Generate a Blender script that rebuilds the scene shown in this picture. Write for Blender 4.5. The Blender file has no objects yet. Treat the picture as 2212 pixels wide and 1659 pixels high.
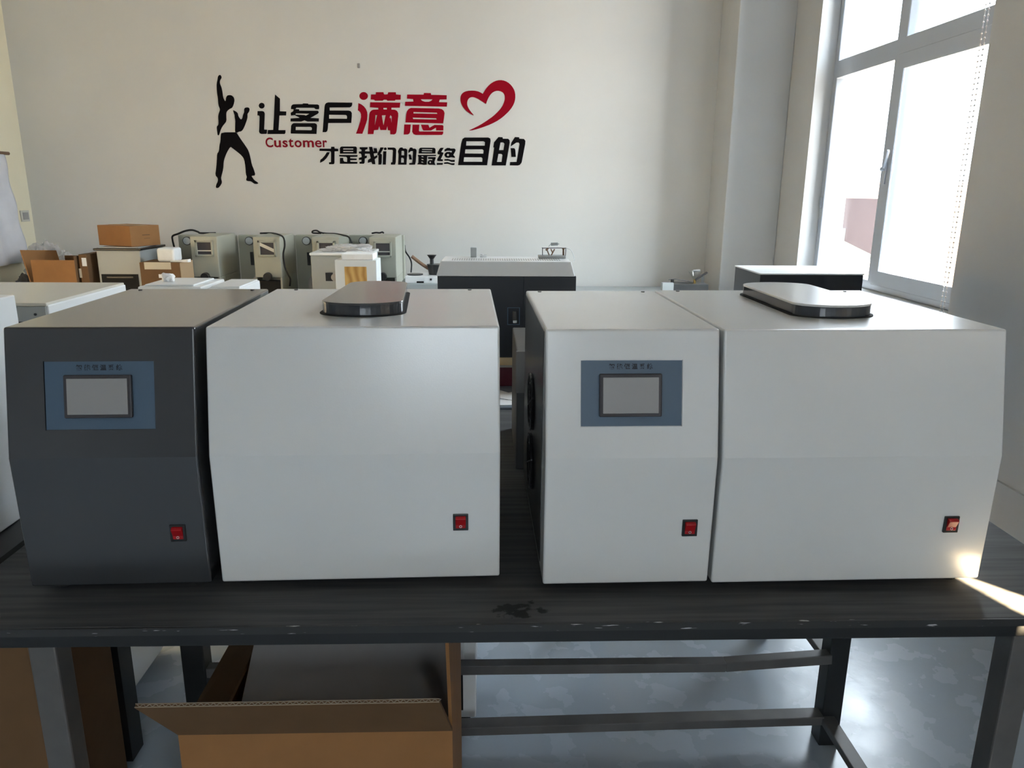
import bpy, bmesh, math, random
from mathutils import Vector, Matrix, noise
from mathutils.geometry import tessellate_polygon
random.seed(7)
SC = bpy.context.scene
COL = SC.collection

# ------------------------------------------------------------------ camera
F = 1640.0                                   # focal length in pixels of the 2212 wide frame
PITCH, YAW, ROLL, EYE = math.radians(14.5), math.radians(1.93), 0.008, 1.40
FW = Vector((math.sin(YAW)*math.cos(PITCH), math.cos(YAW)*math.cos(PITCH), -math.sin(PITCH)))
r0 = Vector((math.cos(YAW), -math.sin(YAW), 0)); u0 = r0.cross(FW)
RT = r0*math.cos(ROLL) + u0*math.sin(ROLL)
UP = u0*math.cos(ROLL) - r0*math.sin(ROLL)
CAM = Vector((0, 0, EYE))
cd = bpy.data.cameras.new('camera'); cam = bpy.data.objects.new('camera', cd); COL.objects.link(cam)
cd.sensor_fit = 'HORIZONTAL'; cd.sensor_width = 36.0; cd.lens = 36.0*F/2212.0
cd.clip_start = 0.02; cd.clip_end = 300
m3 = Matrix((RT, UP, -FW)).transposed()
cam.matrix_world = Matrix.Translation(CAM) @ m3.to_4x4()
SC.camera = cam

def ray(x, y): return FW + RT*((x-1106)/F) - UP*((y-829.5)/F)
def at_y(x, y, Y): r = ray(x, y); return CAM + r*(Y/r.y)
def at_z(x, y, Z): r = ray(x, y); return CAM + r*((Z-EYE)/r.z)
def at_x(x, y, X): r = ray(x, y); return CAM + r*(X/r.x)

# ------------------------------------------------------------------ world, sun, exposure
SC.view_settings.view_transform = 'Standard'
SC.view_settings.look = 'None'
SC.view_settings.gamma = 1.0
SC.view_settings.use_curve_mapping = False
SC.view_settings.exposure = 1.66
SKY = 5.0
SUN = 140.0
w = bpy.data.worlds.new('sky'); SC.world = w; w.use_nodes = True
nt = w.node_tree; nt.nodes.clear()
out = nt.nodes.new('ShaderNodeOutputWorld'); bg = nt.nodes.new('ShaderNodeBackground')
bg.inputs['Color'].default_value = (0.80, 0.91, 1.0, 1); bg.inputs['Strength'].default_value = SKY
# hazy daylight, brighter up high than near the horizon
gt = nt.nodes.new('ShaderNodeTexCoord'); sx_ = nt.nodes.new('ShaderNodeSeparateXYZ'); mr_ = nt.nodes.new('ShaderNodeMapRange')
mr_.inputs['From Min'].default_value = 0.0; mr_.inputs['From Max'].default_value = 0.8
mr_.inputs['To Min'].default_value = SKY*0.40; mr_.inputs['To Max'].default_value = SKY*2.3
nt.links.new(gt.outputs['Generated'], sx_.inputs[0]); nt.links.new(sx_.outputs['Z'], mr_.inputs['Value']); nt.links.new(mr_.outputs[0], bg.inputs['Strength'])
nt.links.new(bg.outputs[0], out.inputs[0])
sd = bpy.data.lights.new('sun', 'SUN'); sd.energy = SUN; sd.angle = math.radians(0.6); sd.color = (1.0, 0.76, 0.46)
SUN_DIR = Vector((-0.8, 1.0, -0.6)).normalized()
so = bpy.data.objects.new('sun', sd); COL.objects.link(so)
so.rotation_euler = SUN_DIR.to_track_quat('-Z', 'Y').to_euler(); so.location = (6, -6, 6)

# ------------------------------------------------------------------ materials
MATS = {}
def mat(name, col, rough=0.5, metal=0.0, spec=0.5, var=0.0, vscale=6.0, bump=0.0, bscale=60.0, coat=0.0, stretch=None, alpha=None):
    m = bpy.data.materials.new(name); m.use_nodes = True; MATS[name] = m
    t = m.node_tree; b = t.nodes['Principled BSDF']
    b.inputs['Base Color'].default_value = (*col, 1); b.inputs['Roughness'].default_value = rough
    b.inputs['Metallic'].default_value = metal; b.inputs['Specular IOR Level'].default_value = spec
    b.inputs['Coat Weight'].default_value = coat; b.inputs['Coat Roughness'].default_value = 0.18
    if alpha is not None: b.inputs['Alpha'].default_value = alpha
    if var or bump:
        tc = t.nodes.new('ShaderNodeTexCoord'); mp = t.nodes.new('ShaderNodeMapping')
        t.links.new(tc.outputs['Object'], mp.inputs['Vector'])
        if stretch: mp.inputs['Scale'].default_value = stretch
    if var:
        n = t.nodes.new('ShaderNodeTexNoise'); n.inputs['Scale'].default_value = vscale; n.inputs['Detail'].default_value = 6
        t.links.new(mp.outputs[0], n.inputs['Vector'])
        r = t.nodes.new('ShaderNodeValToRGB')
        r.color_ramp.elements[0].position = 0.3; r.color_ramp.elements[1].position = 0.7
        r.color_ramp.elements[0].color = (*[c*(1-var) for c in col], 1)
        r.color_ramp.elements[1].color = (*[min(1, c*(1+var)) for c in col], 1)
        t.links.new(n.outputs['Fac'], r.inputs[0]); t.links.new(r.outputs[0], b.inputs['Base Color'])
    if bump:
        n2 = t.nodes.new('ShaderNodeTexNoise'); n2.inputs['Scale'].default_value = bscale; n2.inputs['Detail'].default_value = 4
        t.links.new(mp.outputs[0], n2.inputs['Vector'])
        bp = t.nodes.new('ShaderNodeBump'); bp.inputs['Strength'].default_value = bump; bp.inputs['Distance'].default_value = 0.002
        t.links.new(n2.outputs['Fac'], bp.inputs['Height']); t.links.new(bp.outputs[0], b.inputs['Normal'])
    return m

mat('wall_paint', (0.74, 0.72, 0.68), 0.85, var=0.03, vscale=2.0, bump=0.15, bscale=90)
mat('shaded_wall_paint', (0.56, 0.565, 0.56), 0.85, var=0.03, vscale=2.0, bump=0.15, bscale=90)  # wall paint greyed to carry the shade on right wall and column
mat('cream_paint', (0.88, 0.80, 0.60), 0.8, var=0.03, vscale=2.0, bump=0.15, bscale=90)
mat('ceiling_paint', (0.45, 0.45, 0.45), 0.9)
mat('low_bounce_paint', (0.28, 0.28, 0.28), 0.9)  # dark tone given to the unseen walls to cut bounced light
mat('white_enamel', (0.77, 0.78, 0.765), 0.24, spec=0.5, coat=0.4, var=0.012, vscale=3, bump=0.06, bscale=400)
mat('white_case', (0.86, 0.87, 0.86), 0.35, coat=0.5)
mat('grey_case', (0.38, 0.405, 0.40), 0.45)
mat('pale_case', (0.66, 0.68, 0.67), 0.4)
mat('sage_case', (0.40, 0.405, 0.335), 0.45, var=0.03)
mat('taupe_case', (0.36, 0.34, 0.32), 0.5)
mat('beige_case', (0.66, 0.63, 0.54), 0.35, coat=0.6)
mat('charcoal_enamel', (0.044, 0.046, 0.050), 0.22, spec=0.4, coat=0.9, var=0.04, vscale=4, bump=0.05, bscale=400)
mat('black_case', (0.014, 0.016, 0.022), 0.35)
mat('black_plastic', (0.012, 0.012, 0.013), 0.35)
mat('black_void', (0.006, 0.006, 0.006), 0.8)
mat('rubber', (0.01, 0.01, 0.01), 0.8)
mat('lid_rim', (0.035, 0.04, 0.048), 0.12, spec=0.8)
mat('panel_blue', (0.075, 0.125, 0.185), 0.4, var=0.02)
mat('bezel', (0.06, 0.055, 0.06), 0.18)
mat('screen_grey', (0.34, 0.335, 0.325), 0.3)
mat('ink', (0.012, 0.016, 0.025), 0.6)
mat('switch_red', (0.42, 0.008, 0.012), 0.25)
mat('mark_white', (0.75, 0.7, 0.68), 0.5)
mat('steel_dark', (0.05, 0.05, 0.05), 0.42, metal=0.0, var=0.25, vscale=12, bump=0.15, bscale=50)
mat('steel_side', (0.055, 0.055, 0.055), 0.25, spec=0.6)
mat('steel_bare', (0.12, 0.115, 0.11), 0.5, metal=0.1, var=0.2, vscale=10)
mat('steel_black', (0.012, 0.013, 0.014), 0.45, var=0.1)
mat('aluminium', (0.50, 0.54, 0.60), 0.35, metal=0.35)
mat('chrome', (0.7, 0.72, 0.74), 0.15, metal=1.0)
mat('sticker_black', (0.006, 0.005, 0.006), 0.7, spec=0.06)
mat('sticker_red', (0.32, 0.004, 0.016), 0.7, spec=0.06)
mat('sticker_red_dull', (0.26, 0.010, 0.020), 0.7, spec=0.06)
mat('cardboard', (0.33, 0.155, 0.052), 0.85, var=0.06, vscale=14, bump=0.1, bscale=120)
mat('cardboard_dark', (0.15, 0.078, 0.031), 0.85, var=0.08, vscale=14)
mat('cardboard_pale', (0.48, 0.33, 0.19), 0.85, var=0.05)
mat('cardboard_grey', (0.36, 0.345, 0.33), 0.85, var=0.06, vscale=8)
mat('flute', (0.34, 0.27, 0.2), 0.9)
mat('tape', (0.50, 0.45, 0.36), 0.3)
mat('paper', (0.85, 0.85, 0.84), 0.8)
mat('foam', (0.84, 0.84, 0.82), 0.9, var=0.04, vscale=25, bump=0.2, bscale=120)
mat('cloth_white', (0.74, 0.73, 0.76), 0.9, var=0.06, vscale=9)
mat('cloth_grey', (0.22, 0.21, 0.20), 0.9, var=0.15, vscale=14)
mat('cloth_dark', (0.07, 0.07, 0.07), 0.9, var=0.2, vscale=14)
mat('wood_handle', (0.20, 0.11, 0.06), 0.5)
mat('brass', (0.6, 0.42, 0.14), 0.25, metal=1.0)
mat('wine_red', (0.10, 0.004, 0.015), 0.45)
mat('bench_bluegrey', (0.16, 0.19, 0.22), 0.4, var=0.1)
mat('window_yellow', (0.52, 0.31, 0.09), 0.4)
mat('gauge_face', (0.55, 0.60, 0.62), 0.15)
mat('brick_out', (0.058, 0.044, 0.044), 0.9, spec=0.0, var=0.1, vscale=0.8)
mat('roof_blue', (0.014, 0.018, 0.0205), 0.7, spec=0.0, var=0.08, vscale=0.6)
mat('concrete_out', (0.14, 0.14, 0.14), 0.9, spec=0.0, var=0.1, vscale=0.5)
mat('plaster_out', (0.018, 0.018, 0.018), 0.9, spec=0.0, var=0.05)
mat('tree_out', (0.010, 0.013, 0.012), 0.9, spec=0.0)

def wood_mat():
    m = mat('pine_board', (0.50, 0.36, 0.19), 0.5); t = m.node_tree; b = t.nodes['Principled BSDF']
    tc = t.nodes.new('ShaderNodeTexCoord'); wv = t.nodes.new('ShaderNodeTexWave')
    wv.inputs['Scale'].default_value = 3; wv.inputs['Distortion'].default_value = 6; wv.bands_direction = 'Z'
    r = t.nodes.new('ShaderNodeValToRGB')
    r.color_ramp.elements[0].color = (0.42, 0.27, 0.12, 1); r.color_ramp.elements[1].color = (0.56, 0.42, 0.24, 1)
    t.links.new(tc.outputs['Object'], wv.inputs['Vector']); t.links.new(wv.outputs['Fac'], r.inputs[0]); t.links.new(r.outputs[0], b.inputs['Base Color'])
    m2 = mat('amber_wood', (0.5, 0.3, 0.1), 0.4); t = m2.node_tree; b = t.nodes['Principled BSDF']
    tc = t.nodes.new('ShaderNodeTexCoord'); wv = t.nodes.new('ShaderNodeTexWave')
    wv.inputs['Scale'].default_value = 8; wv.inputs['Distortion'].default_value = 5; wv.bands_direction = 'X'
    r = t.nodes.new('ShaderNodeValToRGB')
    r.color_ramp.elements[0].color = (0.40, 0.21, 0.045, 1); r.color_ramp.elements[1].color = (0.60, 0.38, 0.13, 1)
    t.links.new(tc.outputs['Object'], wv.inputs['Vector']); t.links.new(wv.outputs['Fac'], r.inputs[0]); t.links.new(r.outputs[0], b.inputs['Base Color'])
wood_mat()

def floor_mat():
    m = mat('floor_epoxy', (0.17, 0.215, 0.265), 0.25); t = m.node_tree; b = t.nodes['Principled BSDF']
    tc = t.nodes.new('ShaderNodeTexCoord')
    n = t.nodes.new('ShaderNodeTexNoise'); n.inputs['Scale'].default_value = 2.2; n.inputs['Detail'].default_value = 8
    r = t.nodes.new('ShaderNodeValToRGB')
    r.color_ramp.elements[0].position = .1; r.color_ramp.elements[1].position = .95
    r.color_ramp.elements[0].color = (0.37, 0.43, 0.495, 1); r.color_ramp.elements[1].color = (0.47, 0.53, 0.595, 1)
    t.links.new(tc.outputs['Object'], n.inputs['Vector']); t.links.new(n.outputs['Fac'], r.inputs[0]); t.links.new(r.outputs[0], b.inputs['Base Color'])
    n2 = t.nodes.new('ShaderNodeTexNoise'); n2.inputs['Scale'].default_value = 9; n2.inputs['Detail'].default_value = 6
    mr = t.nodes.new('ShaderNodeMapRange'); mr.inputs['To Min'].default_value = 0.1; mr.inputs['To Max'].default_value = 0.42; mr.clamp = False
    t.links.new(tc.outputs['Object'], n2.inputs['Vector']); t.links.new(n2.outputs['Fac'], mr.inputs['Value']); t.links.new(mr.outputs[0], b.inputs['Roughness'])
    n3 = t.nodes.new('ShaderNodeTexNoise'); n3.inputs['Scale'].default_value = 40; n3.inputs['Detail'].default_value = 8
    bp = t.nodes.new('ShaderNodeBump'); bp.inputs['Strength'].default_value = 0.2; bp.inputs['Distance'].default_value = 0.0022
    t.links.new(tc.outputs['Object'], n3.inputs['Vector']); t.links.new(n3.outputs['Fac'], bp.inputs['Height']); t.links.new(bp.outputs[0], b.inputs['Normal'])
floor_mat()

def table_mat():
    """scuffed dark sheet: long scratches along X, a dark wet smear with its own outline"""
    m = mat('table_sheet', (0.05, 0.05, 0.05), 0.42, spec=0.35); t = m.node_tree; b = t.nodes['Principled BSDF']
    tc = t.nodes.new('ShaderNodeTexCoord')
    mp = t.nodes.new('ShaderNodeMapping'); mp.inputs['Scale'].default_value = (1.2, 26, 1)
    t.links.new(tc.outputs['Object'], mp.inputs['Vector'])
    n = t.nodes.new('ShaderNodeTexNoise'); n.inputs['Scale'].default_value = 3; n.inputs['Detail'].default_value = 9
    t.links.new(mp.outputs[0], n.inputs['Vector'])
    r = t.nodes.new('ShaderNodeValToRGB'); r.color_ramp.elements[0].position = .32; r.color_ramp.elements[1].position = .75
    r.color_ramp.elements[0].color = (0.045, 0.046, 0.048, 1); r.color_ramp.elements[1].color = (0.10, 0.10, 0.10, 1)
    t.links.new(n.outputs['Fac'], r.inputs[0])
    # smear
    sep = t.nodes.new('ShaderNodeMapping'); sep.inputs['Location'].default_value = SMEAR; sep.inputs['Scale'].default_value = (15, 34, 1)
    nz = t.nodes.new('ShaderNodeTexNoise'); nz.inputs['Scale'].default_value = 40; nz.inputs['Detail'].default_value = 3
    t.links.new(tc.outputs['Object'], nz.inputs['Vector'])
    t.links.new(tc.outputs['Object'], sep.inputs['Vector'])
    ln = t.nodes.new('ShaderNodeVectorMath'); ln.operation = 'LENGTH'; t.links.new(sep.outputs[0], ln.inputs[0])
    ad = t.nodes.new('ShaderNodeMath'); ad.operation = 'MULTIPLY_ADD'; ad.inputs[1].default_value = 2.2; t.links.new(nz.outputs['Fac'], ad.inputs[0]); t.links.new(ln.outputs['Value'], ad.inputs[2])
    lt = t.nodes.new('ShaderNodeMapRange'); lt.inputs['From Min'].default_value = 1.9; lt.inputs['From Max'].default_value = 2.05
    t.links.new(ad.outputs[0], lt.inputs['Value'])
    mx = t.nodes.new('ShaderNodeMixRGB'); mx.inputs[1].default_value = (0.012, 0.012, 0.012, 1)
    t.links.new(lt.outputs[0], mx.inputs[0]); t.links.new(r.outputs[0], mx.inputs[2]); t.links.new(mx.outputs[0], b.inputs['Base Color'])
    n2 = t.nodes.new('ShaderNodeTexNoise'); n2.inputs['Scale'].default_value = 5; n2.inputs['Detail'].default_value = 5
    t.links.new(mp.outputs[0], n2.inputs['Vector'])
    mr = t.nodes.new('ShaderNodeMapRange'); mr.inputs['To Min'].default_value = 0.5; mr.inputs['To Max'].default_value = 0.72
    t.links.new(n2.outputs['Fac'], mr.inputs['Value']); t.links.new(mr.outputs[0], b.inputs['Roughness'])
    # worn front edge with white chips
    m2 = mat('worn_edge', (0.03, 0.03, 0.03), 0.5); t = m2.node_tree; b = t.nodes['Principled BSDF']
    tc = t.nodes.new('ShaderNodeTexCoord'); mp = t.nodes.new('ShaderNodeMapping'); mp.inputs['Scale'].default_value = (9, 60, 120)
    t.links.new(tc.outputs['Object'], mp.inputs['Vector'])
    n = t.nodes.new('ShaderNodeTexNoise'); n.inputs['Scale'].default_value = 2.6; n.inputs['Detail'].default_value = 5
    t.links.new(mp.outputs[0], n.inputs['Vector'])
    r = t.nodes.new('ShaderNodeValToRGB'); r.color_ramp.elements[0].position = .66; r.color_ramp.elements[1].position = .70
    r.color_ramp.elements[0].color = (0.03, 0.03, 0.03, 1); r.color_ramp.elements[1].color = (0.6, 0.6, 0.6, 1)
    t.links.new(n.outputs['Fac'], r.inputs[0]); t.links.new(r.outputs[0], b.inputs['Base Color'])
SMEAR = (0, 0, 0)

def glass_mat(name, tint=(1, 1, 1), gloss=0.05, rough=0.0, fres=0):
    m = bpy.data.materials.new(name); m.use_nodes = True; t = m.node_tree; t.nodes.clear(); MATS[name] = m
    o = t.nodes.new('ShaderNodeOutputMaterial'); a = t.nodes.new('ShaderNodeBsdfTransparent'); g = t.nodes.new('ShaderNodeBsdfGlossy'); x = t.nodes.new('ShaderNodeMixShader')
    a.inputs[0].default_value = (*tint, 1); g.inputs['Roughness'].default_value = rough; x.inputs[0].default_value = gloss
    if fres:
        lw = t.nodes.new('ShaderNodeLayerWeight'); pw = t.nodes.new('ShaderNodeMath'); pw.operation = 'POWER'; pw.inputs[1].default_value = 5
        ml = t.nodes.new('ShaderNodeMath'); ml.operation = 'MULTIPLY_ADD'; ml.inputs[1].default_value = 0.95; ml.inputs[2].default_value = 0.04
        lw.inputs['Blend'].default_value = 0.5
        t.links.new(lw.outputs['Facing'], pw.inputs[0]); t.links.new(pw.outputs[0], ml.inputs[0]); t.links.new(ml.outputs[0], x.inputs[0])
    t.links.new(a.outputs[0], x.inputs[1]); t.links.new(g.outputs[0], x.inputs[2]); t.links.new(x.outputs[0], o.inputs[0])
glass_mat('pane_glass', fres=1.5); glass_mat('clear_glass', (0.9, 0.92, 0.92), 0.12, 0.05)
def film_mat():
    m = bpy.data.materials.new('poly_film'); m.use_nodes = True; t = m.node_tree; t.nodes.clear(); MATS['poly_film'] = m
    o = t.nodes.new('ShaderNodeOutputMaterial'); a = t.nodes.new('ShaderNodeBsdfTransparent'); g = t.nodes.new('ShaderNodeBsdfPrincipled'); x = t.nodes.new('ShaderNodeMixShader')
    g.inputs['Base Color'].default_value = (0.72, 0.70, 0.68, 1); g.inputs['Roughness'].default_value = 0.22; x.inputs[0].default_value = 0.5
    t.links.new(a.outputs[0], x.inputs[1]); t.links.new(g.outputs[0], x.inputs[2]); t.links.new(x.outputs[0], o.inputs[0])
film_mat()
def blind_mat():
    m = bpy.data.materials.new('blind_fabric'); m.use_nodes = True; t = m.node_tree; t.nodes.clear(); MATS['blind_fabric'] = m
    o = t.nodes.new('ShaderNodeOutputMaterial'); a = t.nodes.new('ShaderNodeBsdfTranslucent'); g = t.nodes.new('ShaderNodeBsdfDiffuse'); x = t.nodes.new('ShaderNodeMixShader')
    a.inputs[0].default_value = (0.30, 0.30, 0.31, 1); g.inputs[0].default_value = (0.6, 0.6, 0.6, 1); x.inputs[0].default_value = 0.6
    t.links.new(a.outputs[0], x.inputs[1]); t.links.new(g.outputs[0], x.inputs[2]); t.links.new(x.outputs[0], o.inputs[0])
blind_mat()

# ------------------------------------------------------------------ mesh helpers
ORG = {}
class MB:
    def __init__(s): s.bm = bmesh.new()
    def box(s, a, b):
        (x0, y0, z0), (x1, y1, z1) = a, b
        v = [s.bm.verts.new(p) for p in ((x0,y0,z0),(x1,y0,z0),(x1,y1,z0),(x0,y1,z0),(x0,y0,z1),(x1,y0,z1),(x1,y1,z1),(x0,y1,z1))]
        for f in ((0,3,2,1),(4,5,6,7),(0,1,5,4),(1,2,6,5),(2,3,7,6),(3,0,4,7)): s.bm.faces.new([v[i] for i in f])
        return s
    def hexa(s, p):                                  # eight corners: bottom ring then top ring
        v = [s.bm.verts.new(q) for q in p]
        for f in ((0,3,2,1),(4,5,6,7),(0,1,5,4),(1,2,6,5),(2,3,7,6),(3,0,4,7)): s.bm.faces.new([v[i] for i in f])
        return s
    def bar(s, p, q, w, h, upv=(0, 0, 1)):
        p, q = Vector(p), Vector(q); d = (q-p).normalized(); u = Vector(upv)
        if abs(d.dot(u)) > .99: u = Vector((0, 1, 0))
        a = d.cross(u).normalized()*w/2; b = a.cross(d).normalized()*h/2
        return s.hexa([p-a-b, p+a-b, q+a-b, q-a-b, p-a+b, p+a+b, q+a+b, q-a+b])
    def prism(s, poly, fn, h0, h1):
        """closed outline (u,v) carried by fn(u,v,h) from h0 to h1"""
        a = [s.bm.verts.new(fn(u, v, h0)) for u, v in poly]; b = [s.bm.verts.new(fn(u, v, h1)) for u, v in poly]
        n = len(poly)
        s.bm.faces.new(a[::-1]); s.bm.faces.new(b)
        for i in range(n): s.bm.faces.new((a[i], a[(i+1) % n], b[(i+1) % n], b[i]))
        return s
    def cyl(s, p, q, r, r2=None, n=20, cap=True):
        p, q = Vector(p), Vector(q); d = (q-p).normalized(); r2 = r if r2 is None else r2
        u = d.orthogonal().normalized(); v = d.cross(u)
        A = [s.bm.verts.new(p+(u*math.cos(t)+v*math.sin(t))*r) for t in [2*math.pi*i/n for i in range(n)]]
        B = [s.bm.verts.new(q+(u*math.cos(t)+v*math.sin(t))*r2) for t in [2*math.pi*i/n for i in range(n)]]
        for i in range(n): s.bm.faces.new((A[i], A[(i+1) % n], B[(i+1) % n], B[i]))
        if cap: s.bm.faces.new(A[::-1]); s.bm.faces.new(B)
        return s
    def tube(s, pts, r, n=8, sub=6):
        P = [Vector(p) for p in pts]; path = []
        for i in range(len(P)-1):
            a, b, c, d = P[max(i-1, 0)], P[i], P[i+1], P[min(i+2, len(P)-1)]
            for k in range(sub):
                t = k/sub
                path.append(0.5*((2*b)+(c-a)*t+(2*a-5*b+4*c-d)*t*t+(3*b-a-3*c+d)*t**3))
        path.append(P[-1]); rings = []; u = None
        for i, p in enumerate(path):
            d = (path[min(i+1, len(path)-1)]-path[max(i-1, 0)])
            d = d.normalized() if d.length > 1e-9 else Vector((0, 0, 1))
            u = d.orthogonal().normalized() if u is None else (u-d*u.dot(d)).normalized()
            v = d.cross(u)
            rings.append([s.bm.verts.new(p+(u*math.cos(2*math.pi*k/n)+v*math.sin(2*math.pi*k/n))*r) for k in range(n)])
        for A, B in zip(rings, rings[1:]):
            for k in range(n): s.bm.faces.new((A[k], A[(k+1) % n], B[(k+1) % n], B[k]))
        s.bm.faces.new(rings[0][::-1]); s.bm.faces.new(rings[-1])
        return s
    def torus(s, c, axis, R, r, n=24, k=8):
        c, axis = Vector(c), Vector(axis).normalized(); u = axis.orthogonal().normalized(); v = axis.cross(u); G = []
        for i in range(n):
            t = 2*math.pi*i/n; d = u*math.cos(t)+v*math.sin(t)
            G.append([s.bm.verts.new(c+d*(R+r*math.cos(2*math.pi*j/k))+axis*r*math.sin(2*math.pi*j/k)) for j in range(k)])
        for i in range(n):
            for j in range(k): s.bm.faces.new((G[i][j], G[(i+1) % n][j], G[(i+1) % n][(j+1) % k], G[i][(j+1) % k]))
        return s
    def blob(s, c, size, seed, amp=0.35, freq=2.2, sub=4, flat=None):
        m = bmesh.ops.create_icosphere(s.bm, subdivisions=sub, radius=1.0)
        off = Vector((seed*3.1, seed*1.7, seed*0.9))
        for v in m['verts']:
            k = 1+amp*noise.fractal(v.co*freq+off, 0.8, 2.0, 4)
            p = v.co*k
            v.co = Vector((c[0]+p.x*size[0], c[1]+p.y*size[1], c[2]+p.z*size[2]))
            if flat is not None and v.co.z < flat: v.co.z = flat
        return s
    def outline(s, outer, holes, fn, h0, h1):
        """plate with cut-outs, front at h0 and back at h1"""
        loops = [outer]+list(holes)
        tris = tessellate_polygon([[Vector((u, v, 0)) for u, v in L] for L in loops])
        flat = [p for L in loops for p in L]
        A = [s.bm.verts.new(fn(u, v, h0)) for u, v in flat]; B = [s.bm.verts.new(fn(u, v, h1)) for u, v in flat]
        for t in tris:
            try: s.bm.faces.new([A[i] for i in t]); s.bm.faces.new([B[i] for i in t[::-1]])
            except ValueError: pass
        o = 0
        for L in loops:
            n = len(L)
            for i in range(n):
                try: s.bm.faces.new((A[o+i], A[o+(i+1) % n], B[o+(i+1) % n], B[o+i]))
                except ValueError: pass
            o += n
        return s
    def build(s, name, material, parent=None, smooth=False, bevel=0.0, seg=2, angle=30, loc=None, rot=None, recalc=True):
        if recalc: bmesh.ops.recalc_face_normals(s.bm, faces=s.bm.faces)
        me = bpy.data.meshes.new(name); org = Vector((0, 0, 0))
        if parent is not None and parent.name in ORG: org = ORG[parent.name]
        elif parent is None and loc is None:
            xs = [v.co for v in s.bm.verts]
            mn = [min(p[i] for p in xs) for i in range(3)]; mx = [max(p[i] for p in xs) for i in range(3)]
            org = Vector(((mn[0]+mx[0])/2, (mn[1]+mx[1])/2, mn[2]))
        if org.length: bmesh.ops.translate(s.bm, verts=s.bm.verts, vec=-org)
        s.bm.to_mesh(me); s.bm.free(); me.materials.append(MATS[material])
        if smooth:
            for p in me.polygons: p.use_smooth = True
        o = bpy.data.objects.new(name, me); COL.objects.link(o)
        if parent is not None:
            o.parent = parent
            ORG[o.name] = org
            if loc is not None: o.location = loc
        else:
            o.location = loc if loc is not None else org
            ORG[o.name] = org
        if rot: o.rotation_euler = rot
        if bevel:
            b = o.modifiers.new('bevel', 'BEVEL'); b.width = bevel; b.segments = seg; b.limit_method = 'ANGLE'; b.angle_limit = math.radians(angle)
            b.harden_normals = False
            for p in me.polygons: p.use_smooth = False
        return o

def tag(o, label, cat, group=None):
    o['label'] = label; o['category'] = cat
    if group: o['group'] = group
    return o
def struct(o): o['kind'] = 'structure'; return o
def thing(name, label, cat, loc=(0, 0, 0), rz=0.0, group=None, local=False):
    o = bpy.data.objects.new(name, None); COL.objects.link(o); o.empty_display_size = 0.05
    o.location = loc; o.rotation_euler = (0, 0, rz); tag(o, label, cat, group)
    ORG[o.name] = Vector((0, 0, 0)) if local else Vector(loc)
    return o
def bake(o):
    dg = bpy.context.evaluated_depsgraph_get(); dg.update()
    me = bpy.data.meshes.new_from_object(o.evaluated_get(dg)); o.modifiers.clear(); o.data = me
def text_mesh(body, size, fat=0.0, depth=0.0006):
    c = bpy.data.curves.new('text', 'FONT'); c.body = body; c.size = size; c.offset = fat; c.extrude = depth; c.align_x = 'CENTER'
    o = bpy.data.objects.new('text', c); COL.objects.link(o)
    dg = bpy.context.evaluated_depsgraph_get(); dg.update()
    me = bpy.data.meshes.new_from_object(o.evaluated_get(dg)); bpy.data.objects.remove(o)
    return me
def smooth_poly(poly, it=1):
    for _ in range(it):
        q = []
        n = len(poly)
        for i in range(n):
            a, b = poly[i], poly[(i+1) % n]
            q += [(a[0]*.75+b[0]*.25, a[1]*.75+b[1]*.25), (a[0]*.25+b[0]*.75, a[1]*.25+b[1]*.75)]
        poly = q
    return poly
def circ(cx, cy, r, ry=None, n=22): return [(cx+r*math.cos(2*math.pi*i/n), cy+(ry or r)*math.sin(2*math.pi*i/n)) for i in range(n)]

# ------------------------------------------------------------------ room shell
REAR = (-0.75, 0.8, 2.1, 3.4)                          # x0, x1, z0, z1 of an added window behind the camera
XL, XR, YB, YF, ZC = -2.985, 1.83, 5.2, -5.5, 6.3
struct(MB().box((XL-.2, YF-.2, -.1), (XR+.25, YB+.2, 0)).build('floor', 'floor_epoxy'))
struct(MB().box((XL-.2, YF-.2, ZC), (XR+.25, YB+.2, ZC+.1)).build('ceiling', 'ceiling_paint'))
struct(MB().box((XL-.2, YB, 0), (XR+.25, YB+.2, ZC)).build('wall_back', 'wall_paint'))
struct(MB().box((XL-.2, 2.7, 0), (XL, YB, ZC)).build('wall_left', 'cream_paint'))
struct(MB().box((XL-.2, YF, 0), (XL, 2.7, ZC)).build('wall_left_front', 'low_bounce_paint'))  # unseen stretch of left wall, darkened to weaken its bounce
x0, x1, z0, z1 = REAR
struct(MB().box((XL-.2, YF-.2, 0), (x0, YF, ZC)).box((x1, YF-.2, 0), (XR+.25, YF, ZC)).box((x0, YF-.2, 0), (x1, YF, z0)).box((x0, YF-.2, z1), (x1, YF, ZC)).build('wall_rear', 'low_bounce_paint'))
wo = struct(MB().box((x0, YF-.12, z0), (x0+.05, YF-.07, z1)).box((x1-.05, YF-.12, z0), (x1, YF-.07, z1)).box((x0, YF-.12, z0), (x1, YF-.07, z0+.05)).box((x0, YF-.12, z1-.05), (x1, YF-.07, z1)).box(((x0+x1)/2-.03, YF-.12, z0), ((x0+x1)/2+.03, YF-.07, z1)).build('window_4', 'aluminium'))  # added unseen window, bringing sky light to the cabinet fronts
MB().box((x0, YF-.098, z0), (x1, YF-.092, z1)).build('pane', 'pane_glass', wo)
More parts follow.
